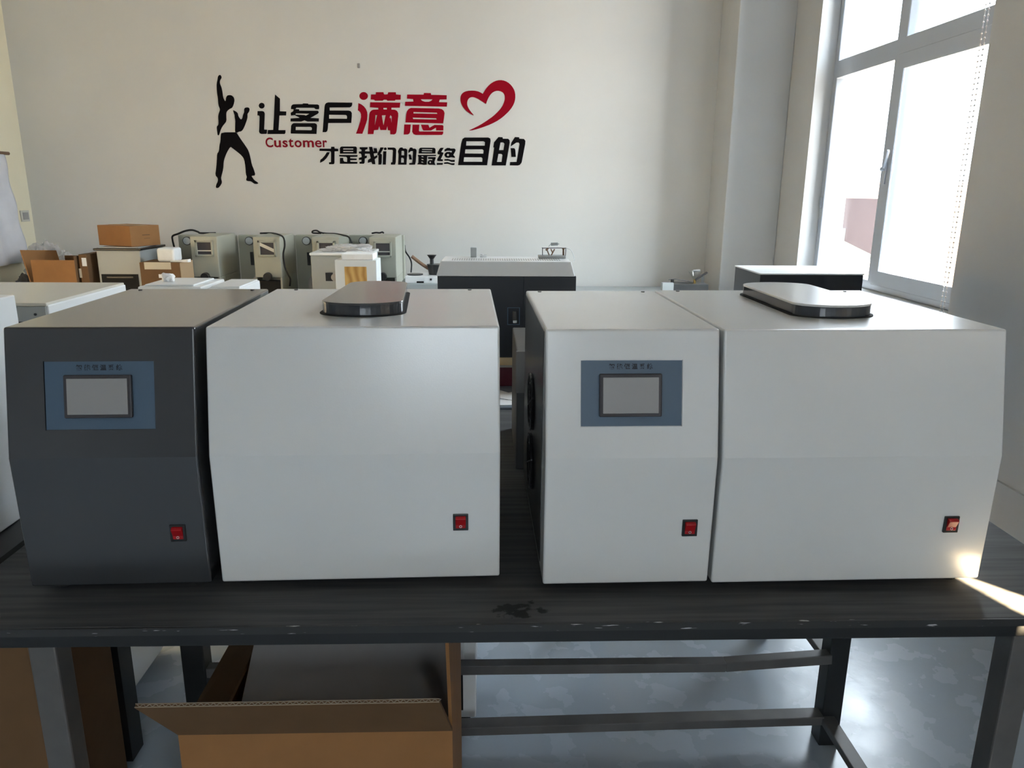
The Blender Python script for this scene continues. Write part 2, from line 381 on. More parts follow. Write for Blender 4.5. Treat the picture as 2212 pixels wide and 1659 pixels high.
# right wall with the seen window and two added for light: (y0, y1, z0, z1)
WINS = [(2.935, 4.47, 0.915, 3.45), (-1.95, -0.078, 1.45, 3.15), (-4.4, -2.85, 1.0, 4.0)]
ADDED_CLERE = (-3.95, -3.25, 4.15, 5.35)
XO = XR+.25
mb = MB(); ys = [YF]+sorted(v for w_ in WINS for v in w_[:2])+[YB]
for i in range(0, len(ys), 2): mb.box((XR, ys[i], 0), (XO, ys[i+1], ZC))
for y0, y1, z0, z1 in WINS[:2]: mb.box((XR, y0, 0), (XO, y1, z0)); mb.box((XR, y0, z1), (XO, y1, ZC))
y0, y1, z0, z1 = WINS[2]; c0, c1, c2, c3 = ADDED_CLERE           # an added clerestory opening above the third window, for a warm sun patch
mb.box((XR, y0, 0), (XO, y1, z0)); mb.box((XR, y0, z1), (XO, y1, c2)); mb.box((XR, y0, c3), (XO, y1, ZC)); mb.box((XR, y0, c2), (XO, c0, c3)); mb.box((XR, c1, c2), (XO, y1, c3))
struct(mb.build('wall_right', 'shaded_wall_paint'))
struct(MB().box((1.487, 4.83, 0), (XR, YB, ZC)).build('trim_1', 'shaded_wall_paint', bevel=.006))
struct(MB().box((XR-.012, -3, 0), (XR, 4.83, .40)).build('baseboard_right', 'shaded_wall_paint'))

def window(n, y0, y1, z0, z1, mull, trans, sash):
    fx, fd, fw_ = XR+.10, .06, .045
    def yz(u, v, h): return (h, u, v)
    rect = lambda a, b, c, d: [(a, c), (b, c), (b, d), (a, d)]
    holes = [rect(p, q, u, v) for p, q in ((y0+fw_, mull-.042), (mull+.042, y1-fw_)) for u, v in ((z0+fw_, trans-.045), (trans+.045, z1-fw_))]
    wo = struct(MB().outline(rect(y0, y1, z0, z1), holes, yz, fx, fx+fd).build('window_%d' % n, 'aluminium', bevel=.004))
    g = MB().box((fx+.035, y0+.02, z0+.02), (fx+.041, y1-.02, z1-.02)).build('pane', 'pane_glass', wo)
    # opening sash in the lower pane nearer the camera
    sx0, sx1, sw = fx-.012, fx+.03, .06
    a, b, c, d = y0+.03, mull-.012, z0+.03, trans-.028
    s_ = MB().outline(rect(a, b, c, d), [rect(a+sw, b-sw, c+sw, d-sw)], yz, sx0, fx-.0005).build('sash', 'aluminium', wo, bevel=.004)
    MB().outline(rect(a+sw*.5, b-sw*.5, c+sw*.5, d-sw*.5), [rect(a+sw+.012, b-sw-.012, c+sw+.012, d-sw-.012)], yz, sx0-.006, sx0-.0005).build('sash_bead', 'aluminium', s_)
    if sash:
        h = MB().box((sx0-.012, b-.034, 1.43), (sx0+.004, b-.014, 1.53))
        h.bar((sx0-.018, b-.024, 1.50), (sx0-.03, b-.075, 1.585), .012, .014); h.cyl((sx0-.03, b-.024, 1.5), (sx0, b-.024, 1.5), .009)
        h.build('window_handle', 'aluminium', s_, bevel=.002)
    lock = MB().box((fx-.01, y1-.03, 1.3), (fx, y1-.015, 1.36)).build('glazing_clip', 'aluminium', wo)
    return wo
window(1, *WINS[0], 3.765, 2.045, True)
window(2, *WINS[1], -1.0, 2.3, False)  # added window out of view, lets in the sun strip
window(3, *WINS[2], -3.75, 2.2, False)  # added window out of view, lights the cabinet fronts
for i, (y0, y1, z0, z1) in enumerate(WINS+[ADDED_CLERE]):          # light portals in the seen and added openings
    l = bpy.data.lights.new('portal', 'AREA'); l.shape = 'RECTANGLE'; l.size = z1-z0; l.size_y = y1-y0; l.cycles.is_portal = True
    o = bpy.data.objects.new('portal', l); COL.objects.link(o); o.location = (XO+.02, (y0+y1)/2, (z0+z1)/2)
    o.rotation_euler = (0, math.radians(90), 0)

l = bpy.data.lights.new('portal', 'AREA'); l.shape = 'RECTANGLE'; l.size = REAR[1]-REAR[0]; l.size_y = REAR[3]-REAR[2]; l.cycles.is_portal = True
o = bpy.data.objects.new('portal', l); COL.objects.link(o); o.location = ((REAR[0]+REAR[1])/2, YF-.22, (REAR[2]+REAR[3])/2); o.rotation_euler = (math.radians(90), 0, 0)

# added roller blind over the second window, out of view, shaped to pass a sun slit
t = thing('added_blind', 'added white roller blind over the near window, outside the view, shaping the sun strip', 'blind', (XR+.03, -1.0, 3.2))
MB().hexa([(XR+.02, -.20, 1.499), (XR+.024, -.20, 1.499), (XR+.024, -.06, 1.548), (XR+.02, -.06, 1.548),
           (XR+.02, -.20, 3.2), (XR+.024, -.20, 3.2), (XR+.024, -.06, 3.2), (XR+.02, -.06, 3.2)]).box((XR+.02, -1.98, 1.30), (XR+.024, -.20, 3.2)).build('fabric', 'blind_fabric', t)
MB().cyl((XR+.03, -1.98, 3.2), (XR+.03, -.06, 3.2), .03).build('roller', 'aluminium', t)

# bead chain hanging at the near jamb of the seen window
mb = MB(); p0, p1 = at_x(2150, 3, XR-.015), at_x(2141, 66, XR-.015)
yc = 3.04
for z in [0.92+.02*i for i in range(100)]:
    for dy in (0, .022):
        bmesh.ops.create_icosphere(mb.bm, subdivisions=1, radius=.0042, matrix=Matrix.Translation((XR+.045, yc+dy, z)))
mb.cyl((XR+.045, yc, .92), (XR+.045, yc, 2.9), .0012, n=5).cyl((XR+.045, yc+.022, .92), (XR+.045, yc+.022, 2.9), .0012, n=5)
tag(mb.build('bead_chain', 'mark_white'), 'thin white bead chain hanging down the right edge of the window', 'blind chain')

# ------------------------------------------------------------------ outside
struct(MB().box((2.6, -20, -4.2), (90, 90, -4.0)).build('ground', 'concrete_out'))
struct(MB().box((XO, 2.35, -4), (XO+1.3, 2.6, 5.5)).build('sky_blocker_fin', 'plaster_out'))  # added fin out of view, keeps steep sky light off the column
struct(MB().box((11.4, -9.5, -4), (11.8, -7.1, 10.9)).build('sun_blocker_1', 'plaster_out'))  # added unseen slab, stops sun through the seen window
struct(MB().box((5.0, -13.9, -4), (8.4, -13.5, 9.2)).build('sun_blocker_2', 'plaster_out'))  # added unseen slab, stops sun through the rear window
struct(MB().box((11.4, -17.4, -4), (11.8, -14.0, 11.5)).build('sun_blocker_3', 'plaster_out'))  # added unseen slab, stops sun through the third window
def house(name, label, px0, px1, ytop, Y, depth, wallm, roofm, rise=.0):
    a = at_y(px0, 600, Y); b = at_y(px1, 600, Y); top = at_y(px0, ytop, Y).z
    h = thing(name, label, 'building', ((a.x+b.x)/2, Y, -4))
    MB().box((a.x, Y, -4), (b.x, Y+depth, top)).build('wall', wallm, h)
    MB().hexa([(a.x, Y, top), (b.x, Y, top), (b.x, Y+depth, top), (a.x, Y+depth, top),
               (a.x, Y+depth*.5-.1, top+rise), (b.x, Y+depth*.5-.1, top+rise), (b.x, Y+depth*.5+.1, top+rise), (a.x, Y+depth*.5+.1, top+rise)]).build('roof', roofm, h)
    return h, a, b, top
t = thing('brick_building', 'washed out reddish building beyond the left window pane', 'building', (11.2, 24, -4))
def sk(p): return Vector((11.35, 22.0, 0))+Vector((-.301, .954, 0))*p[0]+Vector((.954, .301, 0))*p[1]+Vector((0, 0, p[2]))
bt = at_y(1850, 428, 23.5).z
MB().hexa([sk(p) for p in ((0,0,-4),(4.5,0,-4),(4.5,7,-4),(0,7,-4),(0,0,bt),(4.5,0,bt),(4.5,7,bt),(0,7,bt))]).build('wall', 'brick_out', t)
MB().hexa([sk(p) for p in ((0,0,bt),(4.5,0,bt),(4.5,7,bt),(0,7,bt),(0,3.4,bt+.5),(4.5,3.4,bt+.5),(4.5,3.6,bt+.5),(0,3.6,bt+.5))]).build('roof', 'brick_out', t)
for q in (1.35, 3.0): MB().hexa([sk(p) for p in ((q,-.03,bt-1.6),(q+.5,-.03,bt-1.6),(q+.5,.02,bt-1.6),(q,.02,bt-1.6),(q,-.03,bt-.9),(q+.5,-.03,bt-.9),(q+.5,.02,bt-.9),(q,.02,bt-.9))]).build('window_opening', 'concrete_out', t)
h, a, b, top = house('shed', 'pale blue roofed shed below the window, in front of the reddish building', 1770, 1900, 560, 15, 5, 'concrete_out', 'roof_blue', .35)
h, a, b, top = house('gabled_house', 'small pale house with sloping roof beyond the right window pane', 1938, 1996, 530, 34, 6, 'plaster_out', 'concrete_out', 1.0)
tp = at_y(1999, 530, 31)
t = thing('tree', 'small dark conifer seen through the right window pane', 'tree', (tp.x, 31, -4))
MB().cyl((tp.x, 31, -4), (tp.x, 31, tp.z-1.2), .12, .08).build('trunk', 'tree_out', t)
mb = MB(); zt = at_y(1999, 484, 31).z
for k in range(5): mb.cyl((tp.x, 31, tp.z-1.4+k*.45), (tp.x, 31, tp.z-.4+k*(zt-tp.z+.4)/5), .42-.06*k, .03, n=9)
mb.build('foliage', 'tree_out', t)

# ------------------------------------------------------------------ worktable
T = 0.75
s = at_z(1122, 1318, T); SMEAR = (-(s.x-.02)*15, -(s.y-1.6)*34, 0)
tb = thing('worktable', 'long dark steel worktable carrying the four big instrument cabinets', 'table', (.08, 1.6, 0))
SMEAR = (-(s.x-.08)*15, -(s.y-1.6)*34, 0)
table_mat()
TX0, TX1, TY0, TY1 = -.86, 1.023, 1.037, 2.20
MB().box((TX0, TY0+.004, T-.012), (TX1, TY1, T)).build('tabletop', 'table_sheet', tb, bevel=.0015)
MB().box((TX0, TY0, T-.013), (TX1, TY0+.004, T-.0005)).build('top_edge', 'worn_edge', tb)
MB().box((TX0+.02, TY0+.012, T-.040), (TX1-.02, TY0+.05, T-.012)).build('front_apron', 'steel_black', tb, bevel=.002)
MB().box((TX0+.02, TY1-.05, T-.045), (TX1-.02, TY1-.01, T-.012)).build('rear_apron', 'steel_black', tb)
for x in (-.69, .868): MB().box((x-.02, TY0+.05, T-.045), (x+.02, TY1-.05, T-.012)).build('side_apron', 'steel_black', tb)
def leg(x, y, m, w=.042, d=.042):
    MB().box((x-w/2, y-d/2, 0), (x+w/2, y+d/2, T-.012)).build('leg', m, tb, bevel=.003)
leg(-.688, 1.075, 'steel_bare'); leg(.868, 1.075, 'steel_bare')
leg(-.720, 1.675, 'steel_black', .055, .05); leg(.886, 1.675, 'steel_black', .05, .05)
leg(-.720, 2.16, 'steel_black'); leg(.886, 2.16, 'steel_black')
MB().bar((-.72, 1.672, .233), (.60, 1.665, .236), .03, .026).bar((.60, 1.665, .236), (.866, 1.66, .258), .03, .026).build('stretcher', 'steel_bare', tb, bevel=.002)
MB().bar((-.72, 1.66, .055), (.862, 1.66, .082), .04, .024).build('stretcher', 'steel_bare', tb, bevel=.002)
MB().bar((.875, 1.66, .08), (.872, 1.09, .08), .035, .02).build('stretcher', 'steel_bare', tb, bevel=.002)
MB().bar((.872, 1.69, .245), (.872, 2.15, .235), .035, .02).build('stretcher', 'steel_bare', tb, bevel=.002)
MB().bar((-.69, 1.66, .08), (-.69, 1.09, .08), .035, .02).build('stretcher', 'steel_bare', tb, bevel=.002)

# ------------------------------------------------------------------ the four instrument cabinets
UP_A = math.atan2(.04, .199)
def cabinet(label, name, x, y, rz, W, D, body, lid=None, panel=None, switch=None, fans=False):
    """local frame: x right, y back, z up from the table top; the front is a shallow chevron creased at z = .238"""
    t = thing(name, label, 'instrument', (x, y, T), rz, 'instrument cabinets on the worktable', local=True)
    prof = [(.006, .016), (0, .238), (.040, .437), (D, .437), (D, .016)]
    h = MB().prism(prof, lambda u, v, k: (k, u, v), 0, W).build('housing', body, t, bevel=.0035, seg=3, angle=20)
    if panel:
        px0, px1, pz0, pz1 = panel['r']
        def pf(xx, zz, dpt): return (xx, (zz-.238)*.040/.199 + dpt*math.cos(UP_A), zz - dpt*math.sin(UP_A))
        cut = MB().hexa([pf(px0, pz0, -.01), pf(px1, pz0, -.01), pf(px1, pz0, .003), pf(px0, pz0, .003),
                         pf(px0, pz1, -.01), pf(px1, pz1, -.01), pf(px1, pz1, .003), pf(px0, pz1, .003)]).build('cutter', body, t)
        bo = h.modifiers.new('cut', 'BOOLEAN'); bo.operation = 'DIFFERENCE'; bo.object = cut; bo.solver = 'EXACT'
        bpy.context.view_layer.update(); bake(h); bpy.data.objects.remove(cut)
        def slab(nm, m, r, d0, d1, par, **kw):
            return MB().hexa([pf(r[0], r[2], d0), pf(r[1], r[2], d0), pf(r[1], r[2], d1), pf(r[0], r[2], d1),
                              pf(r[0], r[3], d0), pf(r[1], r[3], d0), pf(r[1], r[3], d1), pf(r[0], r[3], d1)]).build(nm, m, par, **kw)
        e = .0008
        cp = slab('control_panel', 'panel_blue', (px0+e, px1-e, pz0+e, pz1-e), .0015, .0029, t)
        bz = slab('screen_bezel', 'bezel', panel['b'], -.0055, .0015, cp, bevel=.002)
        b0, b1, b2, b3 = panel['b']
        slab('screen', 'screen_grey', (b0+.0055, b1-.0055, b2+.0055, b3-.0055), -.0068, -.0050, cp, bevel=.0008)
        me = text_mesh('智 能 恒 温 系 统', .0094, .00025, .0002); me.materials.append(MATS['ink'])
        o = bpy.data.objects.new('lettering', me); COL.objects.link(o); o.parent = cp
        o.location = pf((b0+b1)/2+.001, b3+.0075, .0012); o.rotation_euler = (math.radians(90)-UP_A, 0, 0)
    if switch:
        sx, sz = switch
        yy = .006-.006*(sz-.016)/.222
        sw = MB().box((sx-.0125, yy-.003, sz-.0145), (sx+.0125, yy+.004, sz+.0145)).build('power_switch', 'black_plastic', t, bevel=.001)
        rk = MB().prism([(yy-.0035, sz-.0105), (yy-.004, sz-.004), (yy-.0095, sz+.0085), (yy-.006, sz+.0115), (yy+.002, sz+.0115), (yy+.002, sz-.0105)], lambda u, v, k: (k, u, v), sx-.0085, sx+.0085).build('rocker', 'switch_red', sw, bevel=.0012)
        MB().torus((sx, yy-.0043, sz-.0066), (0, 1, 0), .0019, .0004, 16, 6).build('off_mark', 'mark_white', sw)
    if lid:
        cx, y0, y1, r_f, r_b, topm = lid
        def egg(g):
            pts = []
            for i in range(25):
                a_ = math.pi+math.pi*i/24; pts.append((cx+(r_f+g)*math.cos(a_), y0+r_f*.62+(r_f*.62+g)*math.sin(a_)))
            for i in range(25):
                a_ = math.pi*i/24; pts.append((cx+(r_b+g)*math.cos(a_), y1-r_b*.62+(r_b*.62+g)*math.sin(a_)))
            return pts
        pl = lambda u, v, k: (u, v, k)
        ld = MB().prism(egg(0), pl, .438, .458).build('lid', 'lid_rim', t)
        MB().prism(egg(.0006), pl, .4555, .4595).build('lid_cap', topm, ld, bevel=.001)
        MB().prism(egg(.0055), pl, .4365, .4388).build('gasket', 'rubber', t)
    if fans:
        for i, (fy, fz) in enumerate(((.27, .255), (.27, .135))):
            fg = MB().torus((-.004, fy, fz), (1, 0, 0), .052, .003, 28, 6).torus((-.004, fy, fz), (1, 0, 0), .036, .002, 24, 6).torus((-.004, fy, fz), (1, 0, 0), .02, .002, 20, 6)
            for a_ in range(4):
                c_, s_ = math.cos(a_*math.pi/4+.4)*.055, math.sin(a_*math.pi/4+.4)*.055
                fg.cyl((-.005, fy-c_, fz-s_), (-.005, fy+c_, fz+s_), .0016, n=6)
            fgo = fg.build('fan_guard', 'black_plastic', t)
            MB().cyl((-.001, fy, fz), (.0005, fy, fz), .05, n=28).build('fan_opening', 'black_void', fgo)
    if fans: MB().box((-.0012, .06, .03), (.0002, D-.008, .43)).build('side_panel', 'steel_side', t)
    for fx in (.03, W-.03):
        for fy in (.045, D-.04): MB().cyl((fx, fy, 0), (fx, fy, .0165), .014, .016, 14).build('rubber_foot', 'rubber', t)
    for i in range(2): MB().cyl((W*(.1+.8*i), D-.02, .4368), (W*(.1+.8*i), D-.02, .4385), .004, n=8).build('screw', 'black_plastic', t)
    return t
LA, RA = math.radians(1.5), math.radians(1.0)
cabinet('charcoal grey cabinet with a blue touchscreen panel, at the left end of the worktable', 'control_cabinet', -.740, 1.130, LA, .287, .497, 'charcoal_enamel',
        panel=dict(r=(.058, .224, .281, .386), b=(.089, .191, .2995, .365)), switch=(.243, .108))
cabinet('white cabinet with a dark grey oval lid, beside the charcoal cabinet', 'calorimeter_cabinet', -.437, 1.139, LA, .458, .497, 'white_enamel',
        lid=(.226, .132, .452, .069, .058, 'charcoal_enamel'), switch=(.3935, .118))
cabinet('narrower white cabinet with a blue touchscreen panel and fans on its left side', 'control_cabinet', .0915, 1.122, RA, .2755, .497, 'white_enamel',
        panel=dict(r=(.055, .2165, .287, .390), b=(.084, .183, .3025, .369)), switch=(.238, .116), fans=True)
cabinet('wide white cabinet with a white-topped oval lid, at the right end of the worktable', 'calorimeter_cabinet', .3722, 1.122, RA, .459, .515, 'white_enamel',
        lid=(.237, .145, .475, .070, .070, 'white_enamel'), switch=(.3925, .118))
# grey steel case standing behind the narrow white cabinet
t = thing('steel_case', 'dark grey steel case standing behind the narrow white cabinet', 'instrument', (.19, 1.86, T))
MB().box((.068, 1.70, T), (.32, 2.02, T+.285)).build('body', 'steel_dark', t, bevel=.003)
MB().box((.066, 1.694, T+.19), (.322, 1.70, T+.288)).build('front_plate', 'steel_bare', t)

# ------------------------------------------------------------------ open carton under the table
ct = thing('carton', 'large open brown cardboard carton under the worktable, flaps up', 'cardboard box', (-.3, 1.35, 0))
x0, x1, y0, y1, zt, th = -.541, -.062, 1.15, 1.56, .468, .006
MB().box((x0, y0, 0), (x1, y0+th, zt)).build('front_panel', 'cardboard', ct)
MB().box((x0, y1-th, 0), (x1, y1, zt)).build('rear_panel', 'cardboard', ct)
MB().box((x0, y0+th, 0), (x0+th, y1-th, zt)).build('side_panel', 'cardboard', ct)
MB().box((x1-th, y0+th, 0), (x1, y1-th, zt)).build('side_panel', 'cardboard', ct)
MB().box((x0+th, y0+th, 0), (x1-th, y1-th, th)).build('bottom_panel', 'cardboard', ct)
def flap(a, b, c, d, m, nrm, nm='flap'):
    a, b, c, d = map(Vector, (a, b, c, d)); n = Vector(nrm).normalized()*th
    return MB().hexa([a, b, b+n, a+n, d, c, c+n, d+n]).build(nm, m, ct)
fa, fb = Vector((-.574, 1.083, .575)), Vector((-.079, 1.083, .577))
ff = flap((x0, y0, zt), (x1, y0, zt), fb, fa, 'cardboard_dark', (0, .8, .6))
# corrugated edge of the front flap
mb = MB(); n_ = Vector((0, .8, .6))*th; N = 96
for i in range(N):
    p = fa.lerp(fb, (i+.5)/N); off = n_*(.18 if i % 2 else .82)
    q = fa.lerp(fb, (i+1.5)/N); off2 = n_*(.82 if i % 2 else .18)
    mb.bar(p+off+Vector((0, 0, .0012)), q+off2+Vector((0, 0, .0012)), .0011, .0014)
for k in (.06, .94): mb.bar(fa+n_*k+Vector((0, 0, .0012)), fb+n_*k+Vector((0, 0, .0012)), .0011, .0014)
mb.build('fluted_edge', 'flute', ff)
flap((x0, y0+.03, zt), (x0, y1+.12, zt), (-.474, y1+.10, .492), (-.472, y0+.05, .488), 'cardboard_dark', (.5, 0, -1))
flap((x1, y1-.005, zt), (x1, y0+.005, zt), (-.068, y0+.02, .66), (-.064, y1-.02, .66), 'cardboard', (-1, 0, 0))
flap((x1-.01, y1-.01, .655), (-.462, y1-.01, .655), (-.465, y0+.03, .405), (x1-.012, y0+.03, .405), 'cardboard_grey', (0, .5, -1), 'inner_sheet')

# second carton, bottom left
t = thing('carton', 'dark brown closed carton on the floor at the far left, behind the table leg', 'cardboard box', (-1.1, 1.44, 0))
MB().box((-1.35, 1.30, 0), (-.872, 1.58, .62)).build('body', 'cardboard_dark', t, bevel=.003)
MB().box((-1.12, 1.298, .5), (-1.06, 1.582, .6215)).build('packing_tape', 'tape', t)

# white pedestal cabinet seen under the table
t = thing('pedestal_cabinet', 'white drawer pedestal on the floor behind the open carton', 'cabinet', (-.2, 1.95, 0))
MB().box((-.40, 1.735, .035), (-.030, 2.12, .69)).build('body', 'white_case', t, bevel=.003)
MB().box((-.385, 1.729, .215), (-.060, 1.737, .66)).build('door', 'white_case', t, bevel=.002)
MB().box((-.385, 1.732, .06), (-.064, 1.7362, .175)).build('opening', 'black_void', t)
for fx in (-.37, -.06):
    for fy in (1.77, 2.08): MB().cyl((fx, fy, 0), (fx, fy, .036), .014).build('foot', 'rubber', t)

# table standing to the left, mostly out of sight
t = thing('side_table', 'black steel table leg frame at the lower left behind the dark carton', 'table', (-1.4, 1.65, 0))
MB().box((-2.2, 1.18, .70), (-.90, 1.72, .73)).build('tabletop', 'steel_black', t)
for x, y in ((-.930, 1.665), (-2.15, 1.665), (-2.15, 1.22)):
    MB().box((x-.042, y-.03, 0), (x+.042, y+.03, .70)).build('leg', 'steel_black', t)
MB().bar((-.945, 1.70, .16), (-.945, 1.66, .16), .03, .03).bar((-2.15, 1.665, .16), (-.95, 1.665, .16), .03, .03).build('stretcher', 'steel_bare', t)

# ------------------------------------------------------------------ left instruments
t = thing('instrument_case', 'tall white instrument case cut off by the left edge of the view', 'instrument', (-1.2, 1.4, .73))
MB().box((-1.5, 1.22, .731), (-.962, 1.575, 1.181)).build('body', 'white_case', t, bevel=.003)
MB().box((-1.46, 1.219, .78), (-1.0, 1.221, 1.15)).build('front_plate', 'grey_case', t)
t = thing('floor_instrument', 'floor standing white instrument with beige top and black inset at left', 'instrument', (-1.4, 1.95, 0))
MB().box((-1.95, 1.735, .03), (-.99, 2.115, 1.135)).build('body', 'white_case', t, bevel=.003)
MB().box((-1.952, 1.733, 1.132), (-.993, 2.113, 1.1405)).build('top_plate', 'beige_case', t, bevel=.002)
fp = MB().box((-1.95, 1.7305, .80), (-.995, 1.735, 1.132)).build('front_plate', 'grey_case', t)
MB().box((-1.7, 1.7290, .86), (-1.045, 1.7306, 1.098)).build('inset', 'black_void', fp)
MB().cyl((-1.018, 1.728, 1.115), (-1.018, 1.731, 1.115), .003, n=10).build('screw', 'black_plastic', fp)
for fx in (-1.9, -1.04):
    for fy in (1.78, 2.07): MB().cyl((fx, fy, 0), (fx, fy, .03), .02).build('foot', 'rubber', t)

t = thing('white_box_case', 'flat topped white case behind the charcoal cabinet, with crumpled foam on it', 'instrument', (-.93, 2.3, 0))
MB().box((-1.005, 2.215, 0), (-.825, 2.42, 1.116)).build('body', 'white_case', t, bevel=.004)
MB().box((-.99, 2.23, 1.116), (-.85, 2.40, 1.121)).build('lid', 'white_case', t, bevel=.002)
t = thing('white_box_case', 'narrow white case just right of the foam topped one', 'instrument', (-.75, 2.3, 0))
MB().box((-.81, 2.22, 0), (-.715, 2.42, 1.112)).build('body', 'white_case', t, bevel=.004)
MB().box((-.80, 2.23, 1.112), (-.72, 2.41, 1.116)).build('lid', 'white_case', t)
c = at_y(364, 608, 2.3)
tag(MB().blob((c.x, 2.3, 1.130), (.018, .016, .016), 3, .35, 1.6, 3, 1.1215).build('foam_scrap', 'foam'), 'crumpled white foam scrap on the flat topped white case', 'packing foam')

# ------------------------------------------------------------------ back bench along the wall
B = 0.75
t = thing('wall_bench', 'long grey bench along the back wall under the red and black slogan', 'bench', (-.75, 4.55, 0))
MB().box((-2.96, 3.95, B-.04), (1.47, 5.18, B)).build('benchtop', 'grey_case', t)
for x in (-2.9, -1.4, 0, 1.4):
    for y in (4.0, 5.12): MB().box((x-.025, y-.025, 0), (x+.025, y+.025, B-.04)).build('leg', 'steel_dark', t)

def zat(py, Y): return at_y(1049, py, Y).z
# four distillation testers
def tester(i, px, label, block=True):
    Yf, Yb = 4.5, 4.83
    xl = at_y(px, 560, Yf).x; xr = at_y(px+58, 560, Yf).x
    wb = xr-xl; zt = zat(514, Yf)
    t = thing('distillation_tester', label, 'lab instrument', (xl+wb/2, 4.65, B), 0, 'distillation testers by the back wall')
    zp = at_y(px+20, 508, Yb).z
    q0, q1, q2 = ((-27, 95, -8), (-33, 85, -9), (-37, 79, -13), (-41, 75, -13))[i]; pl, pr = at_y(px+q0, 540, Yb).x, at_y(px+q1, 540, Yb).x
    b = MB().box((xl, Yf, B+.13), (xr, Yb, zt)).box((xl, Yf+.1, B+.001), (xr, Yb, B+.13)).box((xl, Yf, B+.001), (xl+.012, Yf+.1, B+.13)).box((xr-.012, Yf, B+.001), (xr, Yf+.1, B+.13)).build('front_box', 'sage_case', t, bevel=.004)
    MB().box((pl, Yb, B), (pr, Yb+.06, zp)).build('back_panel', 'sage_case', t, bevel=.004)
    MB().box((pl+.01, Yb-.05, B), (xl-.004, Yb, B+.02)).build('base_plate', 'sage_case', t)
    # window with raised frame
    wx0, wx1, wz0, wz1 = xl+.026, xr-.026, zt-.115, zt-.022
    wf = MB()
    for a_, b_ in (((wx0, wz0), (wx1, wz0+.012)), ((wx0, wz1-.012), (wx1, wz1)), ((wx0, wz0), (wx0+.014, wz1)), ((wx1-.01, wz0), (wx1, wz1))):
        wf.box((a_[0], Yf-.008, a_[1]), (b_[0], Yf+.003, b_[1]))
    wfo = wf.build('window_frame', 'sage_case', t, bevel=.002)
    MB().box((wx0+.008, Yf-.003, wz0+.008), (wx1-.006, Yf-.0005, wz1-.008)).build('window_glass', 'bezel', wfo)
    if i == 1: MB().hexa([(wx0+.012, Yf-.0045, wz1-.03), (wx1-.01, Yf-.0045, wz0+.025), (wx1-.01, Yf-.003, wz0+.025), (wx0+.012, Yf-.003, wz1-.03),
                          (wx0+.012, Yf-.0045, wz1-.01), (wx1-.01, Yf-.0045, wz0+.045), (wx1-.01, Yf-.003, wz0+.045), (wx0+.012, Yf-.003, wz1-.01)]).build('inner_shelf', 'beige_case', wfo)
    else: MB().box((wx0+.012, Yf-.0045, wz0+.03), (wx1-.01, Yf-.003, wz0+.036)).build('inner_shelf', 'beige_case', wfo)
    kx, kz = xl+wb*.48, at_y(px+30, 597, Yf).z
    MB().cyl((kx, Yf-.03, kz), (kx, Yf+.002, kz), .022, .024, 20).build('knob', 'black_plastic', t)
    MB().box((xl+.014, Yf+.001, B+.02), (xr-.014, Yf+.05, kz-.028)).build('drawer_slot', 'black_void', t)
    gp = at_y(px+q2, 520, Yb); gx, gz = gp.x, gp.z
    g = MB().cyl((gx, Yb-.02, gz), (gx, Yb, gz), .026, n=24).build('gauge', 'steel_dark', t)
    MB().cyl((gx, Yb-.0215, gz), (gx, Yb-.02, gz), .022, n=24).build('gauge_face', 'gauge_face', g)
    if i in (1, 2): MB().prism(smooth_poly([(xl-.075, B), (xl-.075, B+.10), (xl-.055, B+.125), (xl-.004, B+.125), (xl-.004, B)], 2), lambda u, v, k: (u, k, v), Yf+.17, Yf+.18).build('side_cover', 'taupe_case', t)
    if i in (1, 2): MB().box((gx-.002, Yb-.012, B+.17), (gx+.016, Yb, B+.25)).build('latch', 'black_plastic', t)
    return xl, xr, zt, zp
TP = [414, 549, 676, 798]
TL = ['sage green tester with an empty viewing window, leftmost of the four by the wall', 'sage green tester with a slanting bar in its window, second from left',
      'sage green tester behind the large grey box with plastic film on it', 'sage green tester at the right end of the row, its cable hanging down']
TI = [tester(i, p, TL[i]) for i, p in enumerate(TP)]
zp = TI[0][3]
def cable(pts, Y, label, r=.005):
    P = [at_y(x, y, Y) for x, y in pts]
    tag(MB().tube(P, r).build('power_cable', 'rubber', smooth=True), label, 'cable')
Yk = 4.87
cable([(377, 536), (373, 520), (373, 510), (385, 505), (400, 499), (415, 497), (428, 501), (434, 503.5), (466, 503.5)], Yk, 'black cable arching off the left side of the leftmost tester', .006)
P = [at_y(x, y, Y) for x, y, Y in ((562, 504, 4.86), (585, 503.5, 4.83), (600, 506, 4.6), (612, 513, 4.47), (615, 530, 4.47), (612, 550, 4.47), (615, 575, 4.47), (622, 592, 4.47), (627, 603, 4.47), (626, 618, 4.47))]
tag(MB().tube(P, .005).build('power_cable', 'rubber', smooth=True), 'black cable draped down the front corner of the second tester', 'cable')
P = [at_y(x, y, Y) for x, y, Y in ((694, 504, 4.85), (676, 503, 4.84), (676, 499, 4.84), (684, 498, 4.84), (692, 502, 4.84), (703, 504, 4.84), (725, 505, 4.8), (740, 508, 4.65), (753, 512, 4.47), (760, 525, 4.47))]
tag(MB().tube(P, .005).build('power_cable', 'rubber', smooth=True), 'black cable looped over the top of the third tester', 'cable')
P = [at_y(x, y, 4.86) for x, y in ((803, 504), (812, 502.5), (820, 503), (826, 501.5), (829, 504))]
tag(MB().tube(P, .005).build('power_cable', 'rubber', smooth=True), 'short curl of black cable on top of the rightmost tester', 'cable')
P = [at_y(x, y, Y) for x, y, Y in ((874, 530, 4.91), (876, 543, 4.95), (885, 557, 4.95), (889, 570, 4.95), (888, 590, 4.9), (889, 600, 4.85))]
tag(MB().tube(P, .005).build('power_cable', 'rubber', smooth=True), 'black cable hanging down right of the rightmost tester', 'cable')

